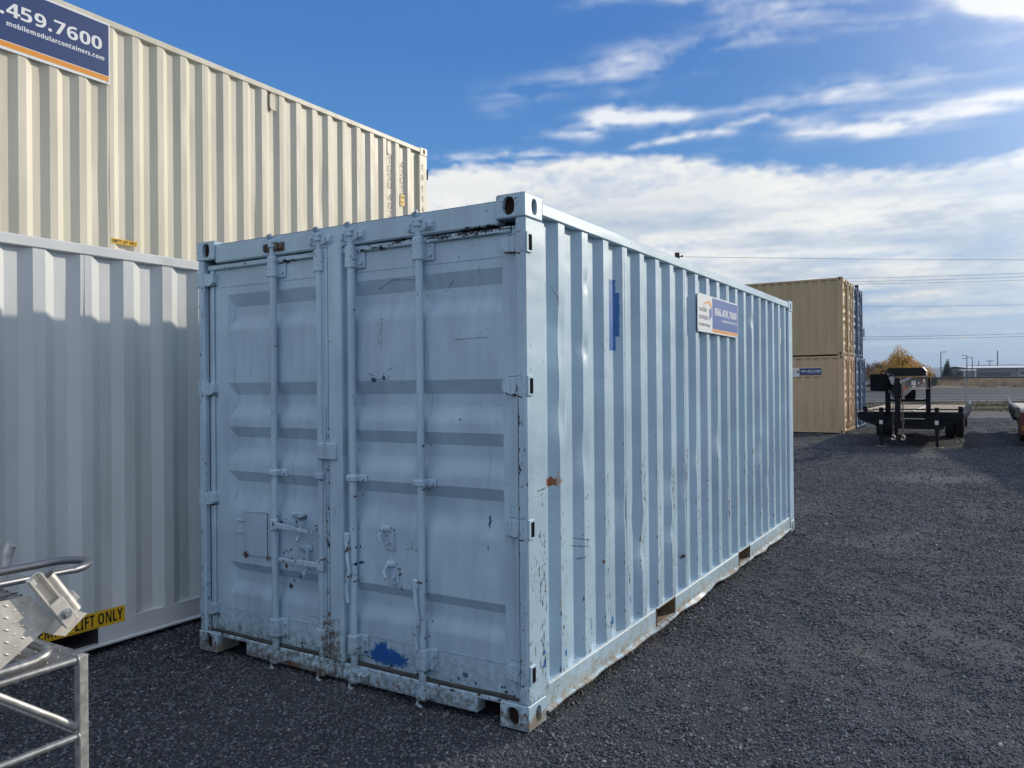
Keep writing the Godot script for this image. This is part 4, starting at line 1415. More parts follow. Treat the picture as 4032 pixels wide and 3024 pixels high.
func make_second_trailer() -> void:
	var og := Vector3(3.85, 0, -25.0)
	var t := thing("flatbed_trailer", "flatbed trailer with pale deck and red tail panel at the right edge", "trailer", og)
	var tan_m := paint(lin(0.13, 0.115, 0.10), 0.5, 0.3, 51)
	var black := mat(lin(0.012, 0.012, 0.016), 0.5)
	var mk := func() -> Mesher:
		var m := Mesher.new()
		m.xf = Transform3D(Basis(), -og)
		return m
	var m: Mesher = mk.call()
	m.box(Vector3(2.62, 0.87, -29.2), Vector3(5.1, 0.93, -20.62), 0.006)
	put("deck", m, paint(lin(0.52, 0.47, 0.42), 0.7, 0.2, 52), t)
	m = mk.call()
	m.box(Vector3(2.52, 0.74, -29.2), Vector3(2.62, 1.00, -20.6), 0.012)
	put("side_rail", m, tan_m, t)
	m = mk.call()
	m.slab([Vector3(2.50, 0.98, -26.0), Vector3(2.50, 1.16, -28.4), Vector3(2.50, 0.90, -28.4), Vector3(2.50, 0.84, -26.0)], Vector3(0.05, 0, 0))
	put("side_guard", m, tan_m, t)
	for z in [-20.95, -22.0, -23.2, -24.5]:
		m = mk.call()
		m.box(Vector3(2.46, 0.72, z - 0.12), Vector3(2.52, 0.95, z), 0.008)
		put("stake_pocket", m, black, t)
	m = mk.call()
	m.box(Vector3(2.60, 0.30, -20.72), Vector3(5.1, 0.865, -20.60), 0.01)
	var tail := put("tail_panel", m, mat(lin(0.10, 0.012, 0.014), 0.35), t)
	m = mk.call()
	m.box(Vector3(2.64, 0.40, -20.60), Vector3(2.80, 0.53, -20.575), 0.012)
	put("tail_lamp", m, mat(lin(0.30, 0.09, 0.02), 0.25), tail)
	m = mk.call()
	m.slab([Vector3(2.60, 0.74, -20.8), Vector3(2.60, 0.40, -20.8), Vector3(2.60, 0.55, -23.0), Vector3(2.60, 0.74, -23.0)], Vector3(0.08, 0, 0))
	m.box(Vector3(2.9, 0.45, -29.0), Vector3(3.05, 0.86, -20.7), 0.01)
	put("frame_rail", m, black, t)
	var rubber := mat(lin(0.012, 0.012, 0.013), 0.85)
	for z in [-23.0, -24.0]:
		wheel(t, Vector3(2.80, 0.395, z) - og, 0.40, 0.24, rubber, mat(lin(0.1, 0.1, 0.11), 0.5, 0.6), false)
		wheel(t, Vector3(4.80, 0.395, z) - og, 0.40, 0.24, rubber, mat(lin(0.1, 0.1, 0.11), 0.5, 0.6), false)
	m = mk.call()
	m.box(Vector3(2.50, 0.60, -24.6), Vector3(2.96, 0.86, -22.4), 0.03)
	put("fender", m, black, t)

# ---------------------------------------------------------------- beyond the yard
func frame_at(r: float, s: float) -> Vector3:
	return far_at(r, s, 0.0)

func sheet(called: String, label: String, r0: float, r1: float, s0: float, s1: float, lift: float, m: Material, parent: Node = null) -> MeshInstance3D:
	var q := Mesher.new()
	var n := int(max(1.0, ceil((s1 - s0) / 1.0)))
	for i in n:
		var a := lerpf(s0, s1, float(i) / n)
		var b := lerpf(s0, s1, float(i + 1) / n)
		q.quad(far_at(r0, a, lift), far_at(r1, a, lift), far_at(r1, b, lift), far_at(r0, b, lift), Vector3.UP)
	var o := put(called, q, m, parent)
	if parent == null: struct(o, label)
	return o

# leaf-sized faces through a crown made of clumps
func crown(parent: Node, called: String, clumps: Array, n: int, leaf: float, cols: Array, sd: int, rough := 0.8) -> void:
	var rng := RandomNumberGenerator.new()
	rng.seed = sd
	var m := Mesher.new()
	m.colored = true
	var tot := 0.0
	for c in clumps: tot += c[3] * c[3] * c[4]
	for c in clumps:
		var k := int(n * c[3] * c[3] * c[4] / tot)
		var tone := rng.randf_range(0.75, 1.25)
		for i in k:
			var d := Vector3(rng.randfn(), rng.randfn(), rng.randfn()).normalized() * pow(rng.randf(), 0.42)
			var p := Vector3(c[0] + d.x * c[3], c[1] + d.y * c[4], c[2] + d.z * c[3])
			if p.y < 0.05: continue
			var u := Vector3(rng.randfn(), rng.randfn(), rng.randfn()).normalized()
			var w := u.cross(Vector3(rng.randfn(), rng.randfn(), rng.randfn())).normalized()
			var l := leaf * rng.randf_range(0.6, 1.4)
			var col: Color = cols[int(pow(rng.randf(), 1.3) * cols.size()) % cols.size()]
			m.col = col * tone * rng.randf_range(0.75, 1.25)
			m.quad(p - u * l, p + w * l * 0.5, p + u * l, p - w * l * 0.5, u.cross(w))
	var g := mat(Color.WHITE, rough)
	g.vertex_color_use_as_albedo = true
	g.backlight_enabled = true
	g.backlight = Color(0.55, 0.48, 0.25)
	var o := put(called, m, g, parent)

func limbs(parent: Node, h: float, spread: float, sd: int, depth: int, col: Color, r0 := 0.16, bare := false) -> void:
	var rng := RandomNumberGenerator.new()
	rng.seed = sd
	var m := Mesher.new()
	var todo: Array = [[Vector3.ZERO, Vector3.UP, h * 0.36, r0, depth]]
	while not todo.is_empty():
		var b: Array = todo.pop_back()
		var a: Vector3 = b[0]
		var d: Vector3 = b[1]
		var l: float = b[2]
		var mid := a + d * l * 0.5 + Vector3(rng.randfn(), 0, rng.randfn()) * l * 0.05
		var e := a + d * l
		m.tube([a, mid, e], b[3], 5, false, b[3] * 0.62)
		if b[4] > 0:
			for i in (4 if bare else 3):
				var q := (d + Vector3(rng.randfn() * spread, rng.randf_range(0.0, 0.5), rng.randfn() * spread)).normalized()
				todo.append([a + d * l * rng.randf_range(0.7, 1.0), q, l * rng.randf_range(0.55, 0.8), b[3] * 0.58, b[4] - 1])
	put("trunk", m, mat(col, 0.9), parent)

func make_far() -> void:
	var asphalt := paint(lin(0.075, 0.077, 0.085), 0.85, 0.15, 61)
	asphalt.metallic_specular = 0.15
	asphalt.uv1_scale = Vector3(0.05, 0.05, 0.05)
	sheet("road", "grey two lane road running across behind the chain link fence", -260, 300, 65.5, 93.0, 0.02, asphalt)
	var lot := paint(lin(0.09, 0.09, 0.095), 0.9, 0.15, 62)
	lot.metallic_specular = 0.15
	lot.uv1_scale = Vector3(0.05, 0.05, 0.05)
	sheet("parking_lot", "paved apron on the far side of the road", -200, 260, 93.0, 127.0, 0.016, lot)
	sheet("lawn", "strip of green lawn left of the trailer", 10, 45, 101.0, 118.0, 0.05, paint(lin(0.07, 0.11, 0.035), 0.9, 0.3, 63))
	var wl := mat(lin(0.62, 0.62, 0.60), 0.8)
	for q in [[67.1, 0.5, -200.0, 300.0], [75.3, 0.5, 33.0, 300.0], [84.8, 0.45, 43.0, 66.0], [84.8, 0.45, 72.0, 120.0]]:
		sheet("road_marking", "white line painted along the road", q[2], q[3], q[0], q[0] + q[1], 0.032, wl)
	sheet("road_kerb", "pale concrete kerb at the corner of the far lot", 66.0, 72.5, 126.6, 127.2, 0.10, mat(lin(0.5, 0.48, 0.44), 0.8))
	# hills
	var hm := Mesher.new()
	var hn := FastNoiseLite.new()
	hn.seed = 5
	hn.frequency = 0.0016
	hn.fractal_octaves = 5
	for i in 160:
		var ra := -3000.0 + i * 50.0
		var f := func(r: float) -> float: return 46.0 + 34.0 * hn.get_noise_1d(r) - 26.0 * sm(1450.0, 900.0, r)
		var a := far_at(ra, 2500, f.call(ra))
		var b := far_at(ra + 50, 2500, f.call(ra + 50))
		hm.quad(far_at(ra, 1900, -3), far_at(ra + 50, 1900, -3), b, a, Vector3.UP)
		hm.quad(a, b, far_at(ra + 50, 3600, f.call(ra + 50) * 0.8), far_at(ra, 3600, f.call(ra) * 0.8), Vector3.UP)
	var ho := put("hills", hm, mat(lin(0.09, 0.10, 0.09), 0.95))
	struct(ho, "low hazy hills along the horizon")
	# fence
	var galv := mat(lin(0.33, 0.34, 0.36), 0.45, 0.5)
	var at := far_at(30, 60)
	var fe := thing("chain_link_fence", "tall chain link fence between the yard and the road", "fence", at)
	var loc := func(r: float, y: float) -> Vector3: return rgt * (r - 30.0) + Vector3.UP * y
	for r in [13.7, 20.75, 27.81, 34.84, 41.9, 48.9]:
		var m := Mesher.new()
		m.tube([loc.call(r, -0.1), loc.call(r, 2.04)], 0.05, 10)
		put("fence_post", m, galv, fe)
	var m := Mesher.new()
	m.tube([loc.call(13.7, 2.01), loc.call(48.9, 2.01)], 0.055, 8)
	put("top_rail", m, mat(lin(0.05, 0.055, 0.065), 0.5, 0.3), fe)
	m = Mesher.new()
	var x := 11.7
	while x < 48.9:
		for sg in [1.0, -1.0]:
			var a: Vector3 = loc.call(x if sg > 0 else x + 2.0, 0.02)
			var b: Vector3 = loc.call(x + 2.0 if sg > 0 else x, 2.0)
			m.quad(a, a + rgt * 0.003, b + rgt * 0.003, b, -fwd)
		x += 0.075
	put("chain_mesh", m, galv, fe).set_meta("kind", "stuff")
	# lamps
	var lm := mat(lin(0.09, 0.10, 0.11), 0.5, 0.3)
	for q in [[82.35, 150.0, 6.31, 1.0, 1, "tallest street lamp with one arm, left of the dark conifer's tops"], [93.15, 160.0, 5.75, -0.9, 2, "dark street lamp with two heads in front of the white roofed building"], [100.14, 170.0, 5.5, -1.0, 1, "thin street lamp with one arm pointing left, right of the two headed lamp"]]:
		var l := thing("street_lamp", q[5], "street lamp", far_at(q[0], q[1]), YAW, "street lamps beyond the road")
		m = Mesher.new()
		m.tube([Vector3.ZERO, Vector3(0, q[2], 0)], 0.11, 8, true, 0.075)
		put("pole", m, lm, l)
		for k in q[4]:
			m = Mesher.new()
			var y: float = q[2] - 0.05 - k * 0.62
			m.bar(Vector3(0, y, 0), Vector3(q[3] * 0.6, y + 0.02, 0), 0.08, 0.07)
			m.box(Vector3(min(q[3] * 0.5, q[3]), y - 0.05, -0.14), Vector3(max(q[3] * 0.5, q[3]), y + 0.06, 0.14), 0.02)
			put("lamp_head", m, lm, l)
	for q in [[161.6, 260.0, 9.0, 0.22, "tall plain pole rising behind the long white roof"], [197.1, 330.0, 7.7, 0.18, "faint far pole left of the tall plain pole"], [201.8, 330.0, 7.75, 0.18, "faint far pole with a crossarm, beside the tall plain pole"]]:
		var l := thing("utility_pole", q[4], "pole", far_at(q[0], q[1], 0.0), YAW)
		m = Mesher.new()
		m.tube([Vector3(0, -0.5, 0), Vector3(0, q[2], 0)], q[3], 8, true, q[3] * 0.7)
		put("pole", m, mat(lin(0.10, 0.095, 0.09), 0.8), l)
		if q[0] > 200.0:
			m = Mesher.new()
			m.box(Vector3(-1.6, q[2] - 0.4, -0.08), Vector3(1.6, q[2] - 0.15, 0.08))
			put("crossarm", m, mat(lin(0.10, 0.095, 0.09), 0.8), l)
	# building
	var bl := thing("warehouse", "long low grey warehouse with a bright white roof across the road", "building", far_at(162.0, 250.0), YAW)
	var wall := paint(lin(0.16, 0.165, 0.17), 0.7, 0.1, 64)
	m = Mesher.new()
	m.box(Vector3(-16.0, -0.6, -14), Vector3(0.0, 3.1, 0.0), 0.0)
	put("wall", m, wall, bl)
	m = Mesher.new()
	m.box(Vector3(0.002, -0.6, -14), Vector3(14.0, 3.0, -0.4), 0.0)
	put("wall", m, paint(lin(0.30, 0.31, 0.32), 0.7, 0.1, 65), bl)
	m = Mesher.new()
	m.slab([Vector3(-16.4, 3.1, 0.4), Vector3(14.4, 3.1, 0.4), Vector3(14.4, 3.75, -7), Vector3(-16.4, 3.75, -7)], Vector3(0, 0.12, 0))
	m.slab([Vector3(-16.4, 3.1, -14.4), Vector3(14.4, 3.1, -14.4), Vector3(14.4, 3.75, -7), Vector3(-16.4, 3.75, -7)], Vector3(0, 0.12, 0))
	put("roof", m, mat(lin(0.80, 0.80, 0.80), 0.35), bl)
	m = Mesher.new()
	m.box(Vector3(-13.0, 0.4, 0.004), Vector3(-2.5, 1.7, 0.05))
	put("loading_door", m, mat(lin(0.07, 0.075, 0.08), 0.6), bl)
	m = Mesher.new()
	m.box(Vector3(1.0, 1.0, -0.396), Vector3(13.0, 1.8, -0.35))
	put("window", m, mat(lin(0.05, 0.06, 0.075), 0.2), bl)
	for k in 3:
		m = Mesher.new()
		m.box(Vector3(-15.0 + k * 5.2, -0.5, 0.01), Vector3(-13.4 + k * 5.2, 0.32, 0.04))
		put("door", m, mat(lin(0.20, 0.205, 0.21), 0.6), bl)
	var an := thing("entrance_canopy", "small white canopy at the left end of the warehouse", "canopy", far_at(140.2, 240.0), YAW)
	m = Mesher.new()
	m.box(Vector3(-1.9, 2.1, -2.0), Vector3(1.9, 2.65, 1.0), 0.02)
	put("roof", m, mat(lin(0.8, 0.8, 0.79), 0.4), an)
	for px in [-1.7, 1.7]:
		m = Mesher.new()
		m.box(Vector3(px - 0.1, -0.4, 0.6), Vector3(px + 0.1, 2.1, 0.8))
		put("post", m, mat(lin(0.6, 0.6, 0.6), 0.5), an)
	var hs := thing("house", "low brown gabled house showing between the blue container and the trailer", "house", far_at(58.6, 140.0), YAW)
	m = Mesher.new()
	m.box(Vector3(-7, -0.3, -6), Vector3(5.2, 2.6, 0))
	put("wall", m, paint(lin(0.10, 0.075, 0.06), 0.8, 0.2, 66), hs)
	m = Mesher.new()
	m.slab([Vector3(-7.4, 2.6, 0.6), Vector3(6.2, 2.55, 0.6), Vector3(4.0, 3.9, -3), Vector3(-6.0, 3.9, -3)], Vector3(0, 0.12, 0))
	m.slab([Vector3(-7.4, 2.6, -6.6), Vector3(6.2, 2.55, -6.6), Vector3(4.0, 3.9, -3), Vector3(-6.0, 3.9, -3)], Vector3(0, 0.12, 0))
	m.slab([Vector3(6.2, 2.55, 0.6), Vector3(6.2, 2.55, -6.6), Vector3(4.0, 3.9, -3)], Vector3(0, 0.12, 0))
	put("roof", m, paint(lin(0.20, 0.16, 0.14), 0.85, 0.2, 67), hs)
	m = Mesher.new()
	m.box(Vector3(1.5, 0.7, 0.004), Vector3(2.8, 1.9, 0.06))
	put("window", m, mat(lin(0.04, 0.05, 0.06), 0.15), hs)
	# parked car
	var car := thing("parked_car", "silver car parked in front of the brown house, half hidden by the blue container", "car", far_at(59.9, 135.0), YAW)
	m = Mesher.new()
	var prof := [Vector2(-2.2, 0.35), Vector2(-2.25, 0.75), Vector2(-1.4, 0.92), Vector2(-0.7, 1.42), Vector2(0.9, 1.47), Vector2(1.75, 1.05), Vector2(2.15, 0.98), Vector2(2.2, 0.40)]
	var pv: Array = []
	for p in prof: pv.append(Vector3(p.x, p.y, -0.85))
	m.slab(pv, Vector3(0, 0, 1.7))
	put("body", m, mat(lin(0.5, 0.52, 0.54), 0.25, 0.5), car)
	m = Mesher.new()
	m.slab([Vector3(-1.2, 0.95, 0.86), Vector3(-0.62, 1.36, 0.86), Vector3(0.85, 1.40, 0.86), Vector3(1.5, 1.02, 0.86)], Vector3(0, 0, 0.01))
	put("window", m, mat(lin(0.02, 0.025, 0.03), 0.1), car)
	for wx in [-1.4, 1.35]:
		m = Mesher.new()
		m.tube([Vector3(wx, 0.32, 0.70), Vector3(wx, 0.32, 0.88)], 0.32, 16)
		m.tube([Vector3(wx, 0.32, -0.88), Vector3(wx, 0.32, -0.70)], 0.32, 16)
		put("wheel", m, mat(lin(0.015, 0.015, 0.015), 0.8), car)
	# trees and shrubs
	var gold := [Color(0.72, 0.45, 0.06), Color(0.64, 0.36, 0.05), Color(0.72, 0.50, 0.09), Color(0.44, 0.19, 0.05), Color(0.42, 0.30, 0.07)]
	var t := thing("autumn_tree", "big golden autumn tree rising behind the trailer's tool box", "tree", far_at(55.6, 112.0), YAW)
	limbs(t, 5.4, 0.42, 5, 5, lin(0.10, 0.07, 0.055), 0.15, true)
	crown(t, "crown", [[0.0, 3.3, 0.0, 2.6, 1.9], [-1.7, 2.9, 0.3, 1.9, 1.6], [1.7, 3.0, -0.2, 1.9, 1.5], [0.1, 4.9, 0.0, 1.4, 1.2], [-0.3, 2.2, 1.0, 2.4, 1.4], [2.8, 2.4, 0.6, 1.7, 1.4], [-2.9, 2.2, 0.4, 1.5, 1.2], [-0.2, 5.9, 0.0, 0.7, 0.7], [-0.9, 4.5, 0.4, 1.0, 1.0], [1.1, 4.4, 0.2, 1.0, 0.9]], 15000, 0.10, gold, 21)
	t = thing("autumn_tree", "small orange tree at the right end of the trailer's tool box", "tree", far_at(58.2, 114.0), YAW)
	limbs(t, 3.6, 0.35, 8, 4, lin(0.10, 0.07, 0.055), 0.09, true)
	crown(t, "crown", [[0, 2.2, 0, 1.1, 1.0], [0.5, 1.6, 0.2, 0.9, 0.9], [-0.5, 1.8, 0, 0.9, 0.9]], 1800, 0.08, [Color(0.30, 0.14, 0.03), Color(0.24, 0.10, 0.03), Color(0.34, 0.2, 0.05)], 22)
	t = thing("autumn_tree", "tiny orange tree in front of the brown house wall", "tree", far_at(61.2, 131.0), YAW)
	limbs(t, 2.6, 0.35, 9, 3, lin(0.10, 0.07, 0.055), 0.07)
	crown(t, "crown", [[0, 1.9, 0, 0.75, 0.9], [0.2, 1.4, 0.1, 0.7, 0.7]], 900, 0.08, [Color(0.36, 0.16, 0.03), Color(0.30, 0.13, 0.03)], 23)
	for q in [[52.9, 113.0, 4.9, 31, "bare grey brown tree left of the golden autumn tree"], [53.9, 117.0, 4.0, 33, "leafless shrub tree at the far left of the golden tree"], [56.6, 115.0, 5.4, 36, "sparse reddish tree top right behind the golden tree"]]:
		t = thing("bare_tree", q[4], "tree", far_at(q[0], q[1]), YAW, "bare trees by the golden tree")
		limbs(t, q[2] * 0.95, 0.42, q[3], 5, lin(0.20, 0.15, 0.13), 0.10, true)
		crown(t, "crown", [[0, q[2] * 0.55, 0, q[2] * 0.34, q[2] * 0.36]], 1800, 0.07, [Color(0.22, 0.14, 0.10), Color(0.26, 0.15, 0.07)], q[3] + 1)
	var green := [Color(0.022, 0.045, 0.028), Color(0.03, 0.055, 0.035), Color(0.018, 0.035, 0.025)]
	for q in [[97.3, 175.0, 5.2, 1.6, "dark conifer, left one of the twin tops"], [98.2, 176.0, 5.3, 1.5, "dark conifer, right one of the twin tops"], [91.0, 200.0, 4.9, 1.5, "small dark pine above the brown house roof"]]:
		t = thing("conifer_tree", q[4], "tree", far_at(q[0], q[1]), YAW, "dark conifers beyond the road")
		limbs(t, q[2], 0.1, 3, 0, lin(0.06, 0.05, 0.04), 0.15)
		var cl: Array = []
		for k in 9:
			var f := k / 8.0
			cl.append([0.0, 0.6 + f * (q[2] - 0.9), 0.0, lerpf(q[3], 0.15, pow(f, 0.85)), 0.42])
		crown(t, "crown", cl, 3800, 0.13, green, 40 + int(q[0]))
	for q in [[92.4, 166.0, 2.0, 1.35, 4, "russet shrub mass in front of the twin conifers"], [97.6, 171.0, 1.1, 2.9, 2, "grey green tree to the right of the twin conifers"], [70.3, 131.0, 0.95, 2.3, 1, "dark green shrub beside the tallest street lamp"], [68.9, 133.0, 0.7, 2.1, 1, "green shrub with yellow tips right of the tool box"], [150.0, 205.0, 1.1, 1.7, 5, "small dark shrub in the dry field below the warehouse"], [166.0, 215.0, 2.0, 1.2, 5, "purple brown shrub in the dry field at the far right"]]:
		t = thing("shrub", q[5], "shrub", far_at(q[0], q[1]), YAW)
		limbs(t, q[3] * 0.9, 0.5, int(q[0]), 3, lin(0.09, 0.07, 0.06), 0.06)
		var cc: Array = [[0.22, 0.12, 0.10], [0.10, 0.12, 0.08], [0.035, 0.06, 0.03], [0.2, 0.1, 0.02], [0.10, 0.075, 0.07]]
		var k: Array = cc[{4: 0, 2: 1, 1: 2, 5: 4}[q[4]]]
		var base := Color(k[0], k[1], k[2])
		crown(t, "crown", [[0, q[3] * 0.55, 0, q[2], q[3] * 0.5], [q[2] * 0.6, q[3] * 0.45, 0, q[2] * 0.6, q[3] * 0.4], [-q[2] * 0.7, q[3] * 0.4, 0, q[2] * 0.6, q[3] * 0.38]], 2200, 0.09, [base, base * 0.7, base * 1.25], 60 + int(q[0]))
	# weeds on the verge and dry grass beyond
	var rng := RandomNumberGenerator.new()
	rng.seed = 9
	var tuft := Mesher.new()
	for i in 14:
		var a := rng.randf() * TAU
		var o := Vector3(cos(a), 0, sin(a)) * rng.randf() * 0.10
		var tip := o + Vector3(cos(a) * 0.09, rng.randf_range(0.12, 0.26), sin(a) * 0.09)
		var sd := Vector3(-sin(a), 0, cos(a)) * 0.012
		tuft.tri(o - sd, o + sd, tip)
	for area in [["verge_weeds", "green and brown weeds on the verge behind the trailers", 44.0, 64.0, 22.0, 45.0, 5200, 0.75], ["dry_grass", "dry straw coloured grass in the field across the road", 128.0, 200.0, 78.0, 140.0, 7000, 3.2]]:
		var buf := PackedFloat32Array()
		var count := 0
		for i in area[6]:
			var s := rng.randf_range(area[2], area[3])
			var r := rng.randf_range(area[4], area[5])
			var p := far_at(r, s)
			var w := gn2.get_noise_2d(p.x * 0.35, p.z * 0.35)
			if rng.randf() > 0.45 + 1.8 * w: continue
			var b := Basis(Vector3.UP, rng.randf() * TAU) * (float(area[7]) * rng.randf_range(0.5, 1.3))
			var c := Color(0.10, 0.12, 0.04).lerp(Color(0.22, 0.17, 0.10), rng.randf()) if area[0] == "verge_weeds" else Color(0.42, 0.30, 0.17) * rng.randf_range(0.6, 1.2)
			buf.append_array([b.x.x, b.y.x, b.z.x, p.x, b.x.y, b.y.y, b.z.y, p.y, b.x.z, b.y.z, b.z.z, p.z, c.r, c.g, c.b, 1.0])
			count += 1
		var mm := MultiMesh.new()
		mm.transform_format = MultiMesh.TRANSFORM_3D
		mm.use_colors = true
		mm.mesh = tuft.mesh()
		mm.instance_count = count
		mm.buffer = buf
		var o := MultiMeshInstance3D.new()
		o.name = area[0]
		o.multimesh = mm
		var g := mat(Color.WHITE, 0.85)
		g.vertex_color_use_as_albedo = true
		o.material_override = g
		add_child(o)
		tag(o, area[1], "grass", "", "stuff")
	# power poles and lines
	var timber := mat(lin(0.055, 0.045, 0.04), 0.85)
	var pp := thing("power_pole", "dark timber power pole whose top shows above the pale blue container roof", "power pole", far_at(9.58, 45.0), YAW)
	m = Mesher.new()
	m.tube([Vector3(0, -0.2, 0), Vector3(0, 9.28, 0)], 0.17, 10, true, 0.14)
	put("pole", m, timber, pp)
	m = Mesher.new()
	m.tube([Vector3(0.14, 9.06, 0), Vector3(0.30, 9.08, 0)], 0.03, 8)
	m.tube([Vector3(0.28, 9.02, 0), Vector3(0.28, 9.14, 0)], 0.055, 8)
	put("insulator", m, mat(lin(0.04, 0.035, 0.03), 0.3), pp)
	pp = thing("power_pole", "power pole behind the far blue container with a grey transformer box", "power pole", far_at(22.1, 50.0), YAW)
	m = Mesher.new()
	m.tube([Vector3(0, -0.2, 0), Vector3(0, 7.95, 0)], 0.15, 10, true, 0.12)
	put("pole", m, timber, pp)
	m = Mesher.new()
	m.box(Vector3(0.22, 4.62, -0.2), Vector3(0.42, 5.15, 0.2), 0.02)
	m.box(Vector3(0.10, 4.44, -0.03), Vector3(0.50, 4.50, 0.03))
	put("transformer_box", m, mat(lin(0.42, 0.42, 0.40), 0.5), pp)
	var wire := mat(lin(0.03, 0.03, 0.035), 0.6)
	var labels := ["single power line leaving the timber pole above the pale blue container", "topmost of three power lines over the tan container stack", "middle of three power lines over the tan container stack", "lowest of three power lines over the tan container stack", "lone faint power line halfway up the sky beside the blue container", "upper of two close power lines level with the lower containers' top", "lower of two close power lines level with the lower containers' top"]
	var wires := [[45.0, 9.88, 9.05, 29.55, 8.76, 0.013], [50.0, 21.1, 8.38, 32.83, 8.70, 0.012], [50.0, 21.7, 8.17, 32.83, 8.46, 0.012], [50.0, 21.7, 8.02, 32.83, 8.25, 0.012], [50.0, 22.3, 6.58, 32.83, 6.67, 0.008], [50.0, 22.4, 4.63, 32.83, 4.82, 0.013], [50.0, 22.4, 4.49, 32.83, 4.64, 0.012]]
	for i in wires.size():
		var q: Array = wires[i]
		m = Mesher.new()
		var path: Array = []
		var a := far_at(q[1], q[0], q[2])
		var slope: float = (q[4] - q[2]) / (q[3] - q[1])
		for k in 17:
			var u := k / 16.0 * 1.5
			var rr: float = lerpf(q[1], q[3], u)
			path.append(far_at(rr, q[0], q[2] + slope * (rr - q[1]) - 0.16 * u * (1.5 - u) * 0.8) - a)
		m.tube(path, q[5] * 0.75, 5)
		var o := put("power_line", m, wire)
		o.position = a
		tag(o, labels[i], "power line", "power lines over the yard")

